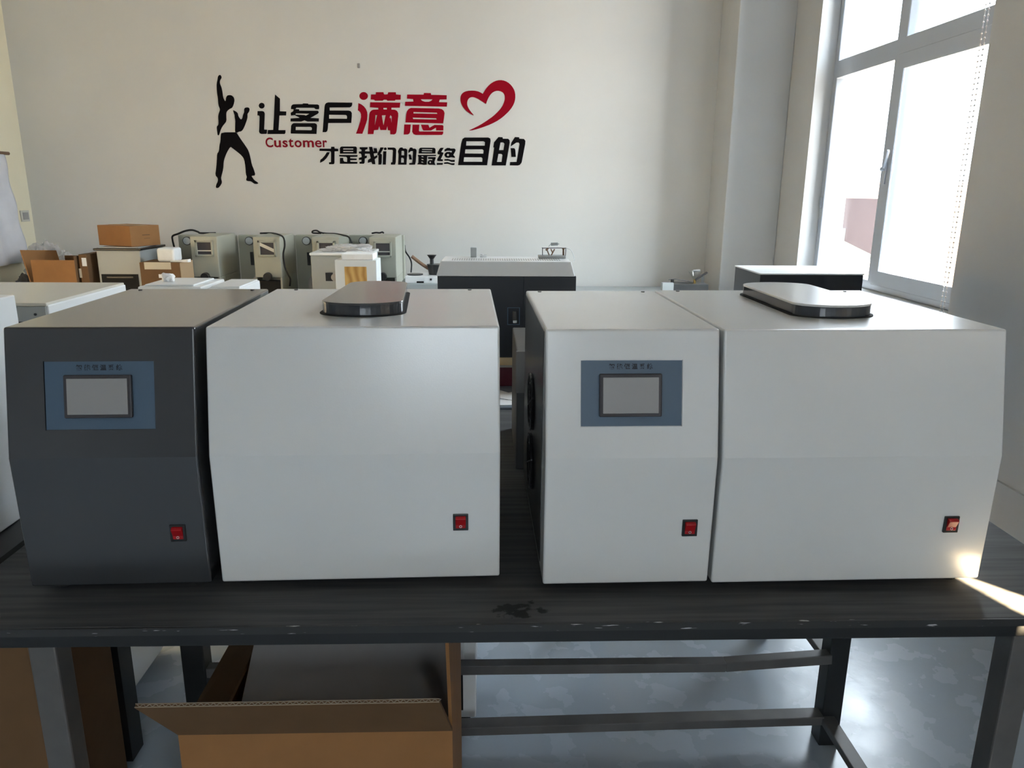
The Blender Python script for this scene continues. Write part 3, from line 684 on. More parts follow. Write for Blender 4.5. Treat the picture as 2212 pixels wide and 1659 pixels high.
# grey box with film, and the amber windowed box in front of it
Y0 = 4.15
xa, xb = at_y(672, 570, Y0).x, at_y(800, 570, Y0).x
t = thing('grey_apparatus_box', 'grey white lidded apparatus box in front of the third and fourth testers', 'lab instrument', ((xa+xb)/2, 4.25, B))
zt = at_y(700, 552, Y0).z
MB().box((xa, Y0, B), (xb, 4.45, zt)).build('body', 'grey_case', t, bevel=.004)
MB().box((xa-.006, Y0-.006, zt), (xb+.006, 4.456, zt+.014)).build('lid', 'white_case', t, bevel=.004)
p, q = at_y(703, 589, Y0), at_y(720, 607, Y0)
MB().box((p.x, Y0-.003, q.z), (q.x, Y0+.001, p.z)).build('socket', 'black_plastic', t)
MB().cyl((at_y(727, 597, Y0).x, Y0-.05, at_y(727, 597, Y0).z), (at_y(727, 597, Y0).x, Y0+.002, at_y(727, 597, Y0).z), .02, .016).build('nozzle', 'taupe_case', t)
c = at_y(750, 537, 4.28)
tag(MB().blob((c.x, 4.29, zt+.022), (.13, .10, .030), 5, .35, 1.5, 5, zt+.0145).build('plastic_film', 'poly_film', smooth=False), 'crumpled clear plastic film on the grey apparatus box', 'plastic bag')
Y1 = 3.98
xa, xb = at_y(724, 590, Y1).x, at_y(814, 590, Y1).x
zt = at_y(770, 562, Y1).z
t = thing('amber_window_box', 'small white box with an amber window, in front of the grey apparatus box', 'lab instrument', ((xa+xb)/2, 4.05, B))
MB().box((xa, Y1, B), (xb, Y1+.16, zt)).build('body', 'pale_case', t, bevel=.003)
p, q = at_y(744, 576, Y1), at_y(793, 611, Y1)
MB().box((p.x, Y1-.0015, q.z-.03), (q.x, Y1+.001, p.z)).build('window', 'amber_wood', t)
p, q = at_y(737, 563, Y1), at_y(806, 563, Y1)
tag(MB().box((p.x, Y1+.005, zt+.001), (q.x, Y1+.15, zt+.032)).build('foam_slab', 'foam', bevel=.004), 'white foam slab lying on the amber windowed box', 'packing foam')

# small white burner box with black cup
Y2 = 4.3
xa, xb = at_y(875, 605, Y2).x, at_y(955, 605, Y2).x
t = thing('burner_box', 'small white box apparatus left of the black cabinet, carrying a black cup', 'lab instrument', ((xa+xb)/2, Y2+.1, B))
za, zb = at_y(900, 612, Y2).z, at_y(900, 597, Y2).z
MB().box((xa-.03, Y2-.02, B), (xb, Y2+.24, za)).build('base', 'grey_case', t, bevel=.003)
MB().box((xa, Y2, za), (xb, Y2+.2, zb)).build('body', 'white_case', t, bevel=.003)
MB().box((xa+.065, Y2-.002, za+.002), (xa+.105, Y2+.001, za+.012)).build('slot', 'black_void', t)
MB().cyl((xa+.145, Y2-.004, za+.022), (xa+.145, Y2+.001, za+.022), .006).build('screw', 'black_plastic', t)
MB().cyl((xa+.05, Y2+.08, zb), (xa+.05, Y2+.08, zb+.006), .045).build('hot_plate', 'black_plastic', t)
cx = at_y(940, 586, Y2+.1).x
t2 = thing('test_cup', 'black cup with a wooden handle on the small white box', 'cup', (cx, Y2+.1, zb))
MB().cyl((cx, Y2+.1, zb+.0005), (cx, Y2+.1, zb+.055), .036, .045).build('bowl', 'black_plastic', t2)
MB().cyl((cx, Y2+.1, zb+.055), (cx, Y2+.1, zb+.059), .047).build('rim', 'black_plastic', t2)
MB().cyl((cx-.018, Y2+.1, zb+.059), (cx-.018, Y2+.1, zb+.09), .011).cyl((cx-.018, Y2+.1, zb+.09), (cx-.018, Y2+.1, zb+.112), .012, .028).build('lid_knob', 'black_plastic', t2)
MB().tube([(cx-.03, Y2+.1, zb+.03), (cx-.075, Y2+.09, zb+.06), (cx-.13, Y2+.08, zb+.105)], .010).build('handle', 'wood_handle', t2)

# grey instrument with dark lid and the carton on it
Y3 = 4.42
xa, xb = at_y(211, 570, Y3).x, at_y(305, 570, Y3).x
zt = at_y(260, 541, Y3).z
t = thing('lidded_bath', 'pale grey bath instrument with black lid rim and black front opening', 'lab instrument', ((xa+xb)/2, 4.58, B))
MB().box((xa, Y3, B), (xb, 4.74, zt)).build('body', 'grey_case', t, bevel=.004)
MB().box((xa-.012, Y3-.012, zt), (xb+.012, 4.752, zt+.012)).build('lid', 'black_plastic', t, bevel=.004)
MB().box((xa+.01, Y3+.01, zt+.012), (xb-.01, 4.73, zt+.016)).build('top_plate', 'grey_case', t)
p, q = at_y(219, 592, Y3), at_y(303, 630, Y3)
op = MB().box((p.x, Y3-.002, B+.005), (q.x, Y3+.001, p.z)).build('opening', 'black_void', t)
MB().box((p.x+.03, Y3-.004, p.z-.022), (q.x-.03, Y3-.002, p.z-.014)).build('handle_bar', 'black_plastic', op)
bx = at_y(283, 530, 4.45); zc = zt+.017
th_ = math.radians(63); k_ = at_y(284, 530, 4.46)
t = thing('carton', 'brown carton sitting on the pale grey bath instrument with black lid', 'cardboard box', (k_.x+.10*math.cos(th_)-.135*math.sin(th_), 4.46+.10*math.sin(th_)+.135*math.cos(th_), zc), th_, local=True)
hh = at_y(283, 489, 4.45).z-zc
MB().box((-.10, -.135, 0), (.10, .135, .0+hh)).build('body', 'cardboard', t, bevel=.002)
MB().box((-.025, -.135, hh), (.025, .135, hh+.001)).build('packing_tape', 'cardboard_pale', t)
MB().box((-.02, -.1356, hh*.52), (.03, -.1348, hh*.56)).box((-.01, -.1356, hh*.36), (.03, -.1348, hh*.38)).build('printing', 'cardboard_dark', t)

# taped carton with foam block
Y4 = 4.3
xa, xb = at_y(303, 590, Y4).x, at_y(390, 590, Y4).x; zt = at_y(345, 567, Y4).z
t = thing('carton', 'taped brown carton on the bench right of the pale grey bath instrument', 'cardboard box', ((xa+xb)/2, 4.45, B))
MB().box((xa, Y4, B), (xb, 4.49, zt)).build('body', 'cardboard_dark', t, bevel=.003)
MB().box((xb-.002, Y4+.002, B+.002), (xb+.002, 4.488, zt-.002)).build('end_panel', 'cardboard_pale', t)
p, q = at_y(311, 567, Y4), at_y(370, 582, Y4)
MB().box((p.x, Y4-.0012, q.z), (q.x, Y4, zt+.001)).build('packing_tape', 'tape', t)
MB().box((xa+.1, Y4-.0014, zt-.085), (xa+.125, Y4, zt-.065)).build('shipping_label', 'paper', t)
c, d = at_y(345, 566, 4.36), at_y(383, 566, 4.36)
tag(MB().box((c.x, 4.33, zt+.0005), (d.x, 4.44, zt+.075)).build('foam_block', 'foam', bevel=.012, seg=3), 'white foam block on the taped brown carton', 'packing foam')
c = at_y(378, 562, 4.36)
tag(MB().hexa([(c.x-.01, 4.32, zt+.0012), (c.x+.09, 4.31, zt+.0012), (c.x+.1, 4.328, zt+.0012), (c.x-.005, 4.328, zt+.0012), (c.x-.01, 4.32, zt+.006), (c.x+.09, 4.31, zt+.016), (c.x+.1, 4.328, zt+.018), (c.x-.005, 4.328, zt+.007)]).build('paper_sheet', 'paper'), 'loose white paper on the taped brown carton', 'paper')

# open carton at left
Y5 = 4.35
xa, xb, xc = at_y(70, 590, Y5).x, at_y(163, 590, Y5).x, at_y(205, 590, Y5).x
t = thing('carton', 'open empty brown carton on the bench by the left wall', 'cardboard box', ((xa+xb)/2, 4.5, B))
zt = at_y(120, 562, Y5).z; zt2 = at_y(120, 551, 4.72).z
MB().box((xa, Y5, B), (xb, Y5+.006, zt)).build('front_panel', 'cardboard', t)
MB().box((xa, 4.70, B), (xb, 4.706, zt2)).build('rear_panel', 'cardboard_dark', t)
MB().hexa([(xa-.003, Y5, B), (xa+.003, Y5, B), (xa+.003, 4.7, B), (xa-.003, 4.7, B), (xa-.05, Y5, zt+.055), (xa-.044, Y5, zt+.055), (xa-.044, 4.7, zt2+.03), (xa-.05, 4.7, zt2+.03)]).build('side_panel', 'cardboard', t)
MB().box((xb-.006, Y5+.006, B), (xb, 4.7, zt+.02)).build('side_panel', 'cardboard_dark', t)
MB().box((xa+.003, Y5+.006, B), (xb-.006, 4.70, B+.006)).build('bottom_panel', 'cardboard_dark', t)
t = thing('carton', 'closed brown carton with white labels between the open carton and the bath', 'cardboard box', ((xb+xc)/2+.02, 4.6, B))
MB().box((xb+.012, Y5+.03, B), (xc-.05, 4.74, zt+.03)).build('body', 'cardboard_dark', t, bevel=.003)
p, q = at_y(176, 557, Y5+.03), at_y(188, 575, Y5+.03)
MB().box((p.x, Y5+.0285, q.z), (q.x, Y5+.03, p.z)).build('shipping_label', 'paper', t)
p, q = at_y(170, 580, Y5+.03), at_y(178, 600, Y5+.03)
MB().box((p.x, Y5+.0285, q.z), (q.x, Y5+.03, p.z)).build('shipping_label', 'tape', t)
c = at_y(203, 608, 4.2)
tag(MB().blob((c.x, 4.2, B+.018), (.05, .03, .028), 9, .3, 2, 3, B+.0005).build('foam_scrap', 'foam'), 'white foam scrap at the foot of the open carton', 'packing foam')
c = at_y(78, 545, 4.75)
tag(MB().blob((c.x, 4.86, B+.14), (.13, .10, .15), 11, .55, 1.7, 5, B+.0005).build('plastic_bag', 'poly_film'), 'crumpled clear plastic bag behind the open carton by the left wall', 'plastic bag')
c = at_y(52, 588, 4.45)
tag(MB().blob((c.x-.06, 4.55, B+.06), (.05, .05, .075), 17, .3, 2, 4, B+.0005).build('cloth_bundle', 'cloth_dark'), 'dark grey cloth bundle left of the open carton', 'cloth')
c = at_y(14, 590, 4.3)
tag(MB().blob((c.x-.10, 4.36, B+.04), (.10, .08, .055), 23, .25, 1.7, 4, B+.0005).build('grey_sack', 'cloth_grey'), 'limp grey sack in the corner under the hanging white sheet', 'sack')
c = at_y(5, 604, 4.1)
t = thing('basin', 'white basin with a grey handle at the left edge of the bench', 'basin', (c.x, 4.1, B))
MB().cyl((c.x, 4.1, B+.0005), (c.x, 4.1, B+.06), .07, .095, 28).build('bowl', 'white_case', t)
MB().tube([(c.x-.06, 4.02, B+.06), (c.x-.02, 4.0, B+.12), (c.x+.04, 4.01, B+.09), (c.x+.085, 4.03, B+.02)], .006).build('handle', 'grey_case', t)

# hanging sheet on the left wall
t = thing('hanging_sheet', 'white cloth sheet hanging on the left wall by the corner', 'cloth', (XL+.05, 4.6, .95))
P0 = at_x(12, 334, XL+.04); yr = P0.y
mb = MB(); n1, n2 = 26, 24; zt, zb = P0.z, at_x(26, 571, XL+.05).z
g = [[mb.bm.verts.new((XL+.035+.016*math.sin(i*1.1)+.006*math.sin(j*.7+i*.5), yr-.95+.95*i/n1+.10*(j/n2)**1.2*(i/n1), zt+(zb-zt)*j/n2)) for i in range(n1+1)] for j in range(n2+1)]
for j in range(n2):
    for i in range(n1): mb.bm.faces.new((g[j][i], g[j][i+1], g[j+1][i+1], g[j+1][i]))
o = mb.build('sheet', 'cloth_white', t, smooth=True)
sm = o.modifiers.new('thick', 'SOLIDIFY'); sm.thickness = .003
MB().cyl((XL+.04, yr-1.0, zt+.008), (XL+.04, yr+.03, zt+.008), .010).build('rod', 'wood_handle', t)
for yy in (yr-.9, yr-.02): MB().cyl((XL, yy, zt+.008), (XL+.04, yy, zt+.008), .005).build('bracket', 'wood_handle', t)

# wall socket
p, q = at_x(45, 455, XL), at_x(60, 478, XL)
cy = (p.y+q.y)/2
t = thing('wall_socket', 'small beige socket plate on the left wall near the corner', 'socket', (XL, cy, (p.z+q.z)/2))
MB().box((XL, cy-.045, q.z), (XL+.008, cy+.045, p.z)).build('plate', 'beige_case', t, bevel=.002)
MB().box((XL+.008, cy-.028, q.z+.012), (XL+.0095, cy+.032, p.z-.012)).build('insert', 'taupe_case', t)
c = at_y(775, 142, YB)
tag(MB().box((c.x-.008, YB-.006, c.z-.014), (c.x+.008, YB, c.z+.014)).build('wall_plug', 'taupe_case', bevel=.003), 'small brown wall plug above the slogan', 'plug')

# ------------------------------------------------------------------ middle bench behind the worktable
t = thing('middle_bench', 'blue grey bench behind the worktable, glimpsed between the white cabinets', 'bench', (.06, 2.6, 0))
MB().box((-.30, 2.225, T-.035), (.42, 2.95, T)).build('benchtop', 'bench_bluegrey', t)
for x in (-.25, .37):
    for y in (2.28, 2.9): MB().box((x-.025, y-.025, 0), (x+.025, y+.025, T-.035)).build('leg', 'steel_dark', t)
for k, (x, y, a, lb) in enumerate(((.03, 2.30, .2, 'torn white paper lying nearest the worktable in the gap'), (.08, 2.36, -.4, 'torn white paper lying behind the nearest one in the gap'))):
    t = MB(); ca, sa = math.cos(a), math.sin(a)
    pol = [(-.07, -.05), (.05, -.06), (.075, -.01), (.03, .0), (.06, .03), (.0, .05), (-.02, .02), (-.07, .045)]
    t.prism([(x+u*ca-v*sa, y+u*sa+v*ca) for u, v in pol], lambda u, v, k_: (u, v, k_), T+.0005+.002*k, T+.0015+.002*k)
    tag(t.build('paper_scrap', 'paper'), lb, 'paper')
t = thing('red_case', 'dark wine red case under the wooden board, behind the gap', 'box', (.07, 2.6, T))
MB().box((-.13, 2.48, T), (.27, 2.76, T+.066)).build('body', 'wine_red', t, bevel=.004)
MB().box((-.13, 2.478, T+.066), (.27, 2.76, T+.078)).build('lid', 'taupe_case', t)
tag(MB().box((-.165, 2.455, T+.0785), (.295, 2.80, T+.105)).build('wooden_board', 'pine_board', bevel=.002), 'pale wooden board carrying the black cabinet', 'board')
zb_, zt_ = T+.1055, 1.124
t = thing('black_cabinet', 'black two door cabinet with a recessed chrome handle, behind the gap', 'cabinet', (.06, 2.6, zb_))
MB().box((-.160, 2.455, zb_), (.288, 2.78, zt_)).build('body', 'black_case', t, bevel=.002)
d1 = MB().box((-.157, 2.4505, zb_+.003), (.1155, 2.455, zt_-.003)).build('door', 'black_case', t)
MB().box((.1185, 2.4505, zb_+.003), (.286, 2.455, zt_-.003)).build('door', 'black_case', t)
hd = MB(); hx0, hx1, hz0, hz1 = .0655, .1065, .966, 1.023
for a_, b_ in (((hx0, hz0), (hx1, hz0+.002)), ((hx0, hz1-.002), (hx1, hz1)), ((hx0, hz0), (hx0+.0025, hz1)), ((hx1-.0025, hz0), (hx1, hz1))): hd.box((a_[0], 2.449, a_[1]), (b_[0], 2.4506, b_[1]))
ho = hd.build('handle', 'panel_blue', d1)
MB().cyl((.090, 2.446, .976), (.090, 2.446, 1.012), .008, n=14).build('grip', 'steel_side', ho)
MB().cyl((.090, 2.4445, .974), (.090, 2.4445, .982), .008, n=14).build('grip_end', 'chrome', ho)
# white vented unit on the cabinet
t = thing('vented_unit', 'low white unit with a row of vent slots, on the black cabinet', 'instrument', (.06, 2.55, zt_))
MB().hexa([(-.163, 2.44, zt_+.0005), (.283, 2.44, zt_+.0005), (.275, 2.66, zt_+.0005), (-.155, 2.66, zt_+.0005),
           (-.150, 2.47, zt_+.046), (.272, 2.47, zt_+.046), (.268, 2.64, zt_+.046), (-.145, 2.64, zt_+.046)]).build('body', 'white_case', t, bevel=.003)
mb = MB(); f = lambda k: 2.44+.03*k
MB().hexa([(-.150, f(.38)-.001, zt_+.018), (.268, f(.38)-.001, zt_+.018), (.268, f(.38)+.004, zt_+.018), (-.150, f(.38)+.004, zt_+.018),
           (-.147, f(.95)-.001, zt_+.0435), (.270, f(.95)-.001, zt_+.0435), (.270, f(.95)+.004, zt_+.0435), (-.147, f(.95)+.004, zt_+.0435)]).build('front_panel', 'white_case', t)
mb = MB()
for i in range(46): mb.box((-.115+i*.0078, 2.50, zt_+.0462), (-.1115+i*.0078, 2.56, zt_+.0468))
mb.build('vent_slots', 'taupe_case', t)
zu = zt_+.0465
c = at_y(1023, 555, 2.6)
tag(MB().box((c.x-.010, 2.60, zu), (c.x+.010, 2.63, zu+.032)).build('small_box', 'grey_case'), 'small upright grey box on the left of the vented unit', 'box')
c = at_y(1044, 557, 2.6)
tag(MB().cyl((c.x-.011, 2.605, zu+.005), (c.x+.011, 2.605, zu+.005), .005).cyl((c.x-.004, 2.605, zu), (c.x-.004, 2.605, zu+.011), .005).build('stopper', 'white_case'), 'tiny white stopper lying beside the small upright grey box', 'stopper')
# wire apparatus
Yw = 2.59
def wp(x, y, dy=0): p = at_y(x, y, Yw+dy); return (p.x, p.y, p.z)
a0, a1 = at_y(1163, 558, Yw), at_y(1221, 558, Yw)
t = thing('wire_apparatus', 'small wire framed apparatus with a tilted motor, right end of the vented unit', 'lab instrument', ((a0.x+a1.x)/2, Yw, zu))
MB().box((a0.x, Yw-.02, zu), (a1.x, Yw+.03, zu+.009)).build('base', 'grey_case', t, bevel=.002)
MB().tube([wp(1172, 555), wp(1172, 537), wp(1175, 536), wp(1218, 536), wp(1222, 538), wp(1221, 555)], .0012, 6).build('wire_frame', 'black_plastic', t)
MB().cyl(wp(1190, 527.5), wp(1205, 527), .0052).cyl(wp(1205, 527), wp(1208, 527), .0015).tube([wp(1185, 533), wp(1188, 529), wp(1192, 526)], .001, 6).build('motor', 'grey_case', t)
MB().bar(wp(1181, 538), wp(1187, 553), .004, .004).bar(wp(1198, 538), wp(1190, 553), .004, .004).bar(wp(1190, 538), wp(1194, 547), .004, .004).bar(wp(1179, 541), wp(1184, 536), .007, .006).bar(wp(1179, 554), wp(1197, 554.5), .005, .004).build('struts', 'wood_handle', t)
MB().cyl(wp(1217, 552), wp(1217, 538), .003).cyl(wp(1217, 539), wp(1217, 536), .003, .006).build('post', 'wood_handle', t)
MB().tube([wp(1222, 537), wp(1232, 539), wp(1238, 549), wp(1241, 562), wp(1238, 566, -.1)], .0012, 6).build('lead', 'white_case', t)

# dark box with pale top at right
t = thing('dark_instrument', 'dark box instrument with a pale flat top by the window', 'instrument', (1.12, 2.73, T))
MB().box((.942, 2.60, T), (1.303, 2.875, 1.116)).build('body', 'black_case', t, bevel=.002)
MB().box((.940, 2.598, 1.116), (1.305, 2.877, 1.121)).build('top_plate', 'white_case', t, bevel=.001)
MB().box((.99, 2.5985, .85), (1.26, 2.60, 1.07)).build('front_plate', 'black_case', t)

t = thing('instrument_stand', 'slim steel stand under the dark pale topped instrument by the window', 'table', (1.12, 2.73, 0))
MB().box((.90, 2.56, T-.03), (1.345, 2.92, T)).build('tabletop', 'steel_dark', t)
for x in (.93, 1.315):
    for y in (2.59, 2.89): MB().box((x-.015, y-.015, 0), (x+.015, y+.015, T-.03)).build('leg', 'steel_dark', t)
# penetrometer-like apparatus far right on the back bench
Yp = 4.75
def pp(x, y, dy=0): p = at_y(x, y, Yp+dy); return Vector((p.x, p.y, p.z))
a0, a1 = pp(1430, 615), pp(1526, 615)
t = thing('balance_apparatus', 'small dark apparatus with glass dish and thin beam, right end of wall bench', 'lab instrument', ((a0.x+a1.x)/2, Yp, B))
MB().box((a0.x+.02, Yp-.05, B), (a1.x, Yp+.08, pp(1480, 612).z)).build('base', 'steel_dark', t, bevel=.003)
zb_ = pp(1480, 612).z
MB().box((a0.x-.01, Yp-.06, B), (a0.x+.06, Yp-.02, pp(1430, 609).z)).build('control_block', 'grey_case', t)
MB().cyl((pp(1452, 612).x, Yp, zb_-.005), (pp(1452, 612).x, Yp, pp(1452, 603).z), .010).build('post', 'black_plastic', t)
MB().tube([pp(1444, 604), pp(1460, 603), pp(1485, 607), pp(1500, 610)], .003, 6).build('beam', 'steel_bare', t)
bp_ = pp(1501, 605)
MB().cyl((bp_.x, Yp, zb_-.003), (bp_.x, Yp, bp_.z+.005), .008).build('pivot', 'brass', t)
MB().bar((bp_.x, Yp, bp_.z), pp(1528, 588), .022, .010).build('arm', 'steel_dark', t, bevel=.003)
MB().cyl((bp_.x, Yp, bp_.z+.008), pp(1502, 586), .012, .045, 24, cap=False).build('glass_dish', 'clear_glass', t, smooth=True)
MB().cyl(pp(1497, 585), pp(1512, 584), .008).build('bulb', 'chrome', t)
MB().box((pp(1519, 612).x-.006, Yp+.02, zb_-.002), (pp(1522, 612).x+.004, Yp+.03, pp(1520, 598).z)).build('back_plate', 'chrome', t)

# ------------------------------------------------------------------ slogan stickers on the back wall
def crop(x0, y0, s): return lambda u, v: (x0+u*s, y0+v*s)
def sticker(name, label, cat, polys, m, cr, group=None, sm=0):
    mb = MB()
    def fn(u, v, h): p = at_y(*cr(u, v), YB); return (p.x, YB-h, p.z)
    for outer, *holes in polys:
        mb.outline(smooth_poly(outer, sm) if sm else outer, holes, fn, .0022, .0003)
    return tag(mb.build(name, m), label, cat, group)
cA = crop(460, 150, 100/638)
sticker('figure_silhouette', 'black silhouette of a jumping man with one fist raised, left of the slogan', 'wall sticker', [
 [[(90,75),(110,80),(122,112),(105,140),(97,160),(97,195),(120,250),(132,310),(140,380),(160,425),(172,438),(178,425),(180,395),(195,360),(230,352),(262,358),(288,385),(297,420),(292,460),(280,500),(265,530),(230,545),(200,570),(185,595),(185,650),(188,710),(165,745),(130,785),(105,840),(90,890),(78,912),(65,905),(58,850),(52,785),(76,768),(80,730),(72,655),(80,610),(98,560),(95,540),(75,490),(70,400),(58,330),(52,260),(52,195),(64,140),(70,95)]],
 [[(275,558),(320,580),(345,605),(348,635),(370,675),(390,692),(405,675),(415,625),(432,590),(430,550),(440,530),(465,523),(495,525),(508,548),(498,585),(475,612),(478,650),(468,700),(430,800),(398,852),(355,858),(332,872),(320,870),(305,860),(308,760),(310,700),(300,660),(300,630),(285,590)]],
 [[(120,868),(305,865),(325,870),(345,900),(390,970),(440,1040),(480,1100),(500,1150),(520,1230),(535,1310),(565,1380),(588,1462),(530,1466),(545,1490),(575,1530),(610,1550),(630,1570),(600,1580),(570,1575),(525,1540),(480,1540),(455,1525),(470,1480),(455,1450),(448,1340),(432,1240),(400,1190),(330,1130),(260,1078),(245,1066),(220,1095),(190,1150),(165,1210),(148,1270),(143,1370),(120,1460),(110,1500),(128,1555),(105,1600),(75,1635),(40,1632),(45,1590),(70,1540),(68,1495),(32,1458),(45,1370),(55,1260),(58,1160),(85,1130),(90,1050),(105,990),(108,910)]]], 'sticker_black', cA, sm=1)
G1 = 'slogan characters on the back wall'
cB = crop(550, 200, 220/2212)
sticker('wall_character', 'large black character 让 beside the jumping man, first of the upper line', 'wall lettering', [
 [circ(155, 285, 63)],
 [[(65,402),(170,402),(205,415),(222,455),(218,560),(207,805),(272,808),(262,885),(250,897),(150,900),(115,885),(97,850),(103,760),(110,520),(98,500),(62,495)]],
 [[(445,42),(552,132),(550,405),(690,410),(684,498),(540,498),(520,815),(672,815),(672,870),(655,900),(282,902),(292,812),(405,810),(425,500),(440,100)]]], 'sticker_black', cB, G1)
sticker('wall_character', 'large black character 客, second of the upper line', 'wall lettering', [
 [[(790,360),(795,300),(815,268),(850,255),(1040,250),(1060,235),(1160,238),(1170,255),(1370,258),(1400,275),(1405,330),(1395,362),(1330,362),(1290,332),(905,330),(900,352),(850,362)]],
 [[(850,358),(970,362),(968,392),(1370,395),(1390,410),(1392,440),(1370,462),(1215,550),(1398,560),(1395,630),(1150,630),(1085,605),(1010,630),(780,628),(782,562),(980,548),(870,490),(790,500),(785,440),(840,405)], [(900,452),(1190,460),(1115,500),(1085,487),(885,480)]],
 [[(788,890),(785,860),(795,720),(815,685),(850,663),(1310,665),(1345,685),(1357,720),(1350,800),(1345,900)], [(895,745),(1215,745),(1245,765),(1245,805),(1230,818),(892,815)]]], 'sticker_black', cB, G1)
sticker('wall_character', 'large black character 户, just left of the red characters', 'wall lettering', [
 [[(1478,860),(1520,310),(1530,260),(1555,228),(1600,213),(2122,218),(2120,270),(2100,305),(2065,323),(1630,325),(1632,388),(2040,390),(2085,402),(2112,440),(2112,520),(2100,660),(1600,662),(1588,800),(1575,840),(1545,860)], [(1618,482),(1975,485),(2000,500),(2008,530),(2005,568),(1618,566)]]], 'sticker_black', cB, G1)
cC = crop(765, 190, 210/2212)
sticker('wall_character', 'big red character 满, left one of the two red characters', 'wall lettering', [
 [circ(217, 183, 98, 90)],
 [[(98,345),(160,370),(225,420),(270,480),(298,550),(303,620),(298,720),(275,800),(230,930),(188,1043),(42,1040),(95,900),(140,760),(158,660),(155,600),(140,555),(105,520),(85,512)]],
 [[(385,148),(490,148),(497,97),(667,97),(680,140),(700,150),(760,145),(778,98),(950,98),(955,148),(1062,157),(1057,268),(940,270),(930,290),(760,292),(735,270),(680,268),(650,290),(475,290),(455,268),(378,262)]],
 [[(368,325),(1052,335),(1040,450),(850,450),(850,492),(930,497),(975,520),(1003,570),(1005,640),(965,990),(950,1035),(915,1058),(822,1055),(820,968),(770,962),(755,870),(730,958),(600,958),(572,870),(545,955),(455,960),(440,1050),(310,1050),(345,600),(360,550),(400,510),(440,495),(550,490),(550,452),(360,440)],
  [(665,455),(745,455),(745,490),(670,490)], [(485,618),(525,620),(470,850)], [(632,625),(718,620),(668,850),(640,690)], [(815,640),(830,620),(858,655),(850,790),(835,690),(808,682)]]], 'sticker_red', cC, G1)
sticker('wall_character', 'big red character 意, right one beside the heart', 'wall lettering', [
 [[(1208,150),(1580,152),(1588,113),(1745,117),(1755,157),(2108,165),(2105,262),(1950,265),(1932,322),(2118,328),(2110,427),(1158,408),(1163,315),(1350,310),(1340,255),(1205,243)], [(1515,258),(1782,260),(1760,290),(1700,315),(1610,315),(1545,292)]],
 [[(1168,785),(1185,600),(1205,530),(1240,480),(1290,455),(1930,468),(2000,485),(2040,520),(2058,570),(2050,650),(2028,808)], [(1352,548),(1880,565),(1893,590),(1352,580)], [(1335,675),(1865,690),(1875,718),(1345,708)]],
 [[(1142,830),(1290,832),(1275,1000),(1255,1040),(1220,1058),(1128,1060)]],
 [[(1330,835),(1485,835),(1475,975),(1490,990),(2030,990),(2025,1040),(2000,1070),(1400,1070),(1350,1050),(1320,1000)]],
 [[(1520,835),(1690,838),(1715,905),(1830,840),(2010,845),(2033,865),(2030,968),(1865,968),(1862,905),(1750,968),(1580,970),(1555,940)]]], 'sticker_red', cC, G1)
cD = crop(680, 310, 160/2212); cE = crop(830, 310, 160/2212)
G2 = 'small characters of the lower slogan line'
sticker('wall_character', 'small black character 才, first of the lower line', 'wall lettering', [
 [[(145,152),(485,155),(490,97),(585,97),(595,152),(700,160),(702,232),(592,235),(588,570),(575,610),(550,620),(430,620),(420,565),(485,555),(490,260),(470,232),(140,220)]],
 [[(365,258),(450,262),(420,330),(350,440),(270,520),(158,580),(165,490),(230,440),(300,360)]]], 'sticker_black', cD, G2)
sticker('wall_character', 'small black character 是, second of the lower line', 'wall lettering', [
 [[(752,305),(752,135),(775,100),(810,90),(1220,90),(1250,110),(1258,150),(1255,305)], [(850,148),(1150,148),(1150,180),(850,180)], [(850,225),(1150,225),(1150,255),(850,255)]],
 [[(730,340),(1280,345),(1272,395),(1060,402),(1060,440),(1255,450),(1250,495),(1060,500),(1065,545),(1275,550),(1270,605),(750,605),(752,430),(850,430),(852,500),(880,540),(965,550),(968,430),(940,400),(730,385)]]], 'sticker_black', cD, G2)
sticker('wall_character', 'small black character 我, third of the lower line', 'wall lettering', [
 [[(1340,110),(1580,112),(1575,165),(1510,190),(1500,230),(1640,235),(1620,100),(1715,100),(1750,235),(1770,230),(1755,140),(1850,140),(1870,250),(1880,280),(1760,300),(1775,390),(1865,345),(1870,410),(1790,470),(1810,620),(1720,618),(1690,550),(1580,578),(1590,490),(1670,440),(1640,305),(1500,305),(1500,370),(1555,360),(1555,430),(1495,450),(1490,570),(1465,605),(1340,605),(1335,550),(1395,540),(1395,485),(1320,490),(1315,430),(1400,405),(1395,340),(1370,300),(1320,300),(1315,240),(1395,235),(1400,190),(1340,160)]]], 'sticker_black', cD, G2)
dx = 150*2212/160
sticker('wall_character', 'small black character 们, fourth of the lower line', 'wall lettering', [
 [[(1960,115),(2060,118),(2030,180),(1960,300),(2005,330),(2000,560),(1985,630),(1900,632),(1905,350),(1870,345),(1880,280),(1940,180)]],
 [circ(2105, 160, 42)], [[(2045,232),(2140,232),(2122,632),(2030,630)]],
 [[(u+dx, v) for u, v in [(100,120),(290,120),(335,140),(358,190),(345,560),(325,630),(200,632),(200,570),(245,555),(262,220),(245,190),(110,185)]]]], 'sticker_black', cD, G2)
sticker('wall_character', 'small black character 的, fifth of the lower line', 'wall lettering', [
 [[(480,120),(545,118),(565,150),(650,150),(688,185),(690,240),(665,632),(415,632),(430,320),(410,250),(415,215),(450,150)], [(520,220),(575,220),(595,240),(595,355),(515,350)], [(510,425),(560,425),(590,460),(585,570),(505,570)]],
 [[(770,120),(835,120),(860,152),(930,155),(962,190),(965,240),(940,560),(920,632),(745,635),(745,582),(845,578),(860,225),(800,225),(722,290),(722,215)]],
 [[(730,330),(790,325),(830,480),(745,480)]]], 'sticker_black', cE, G2)
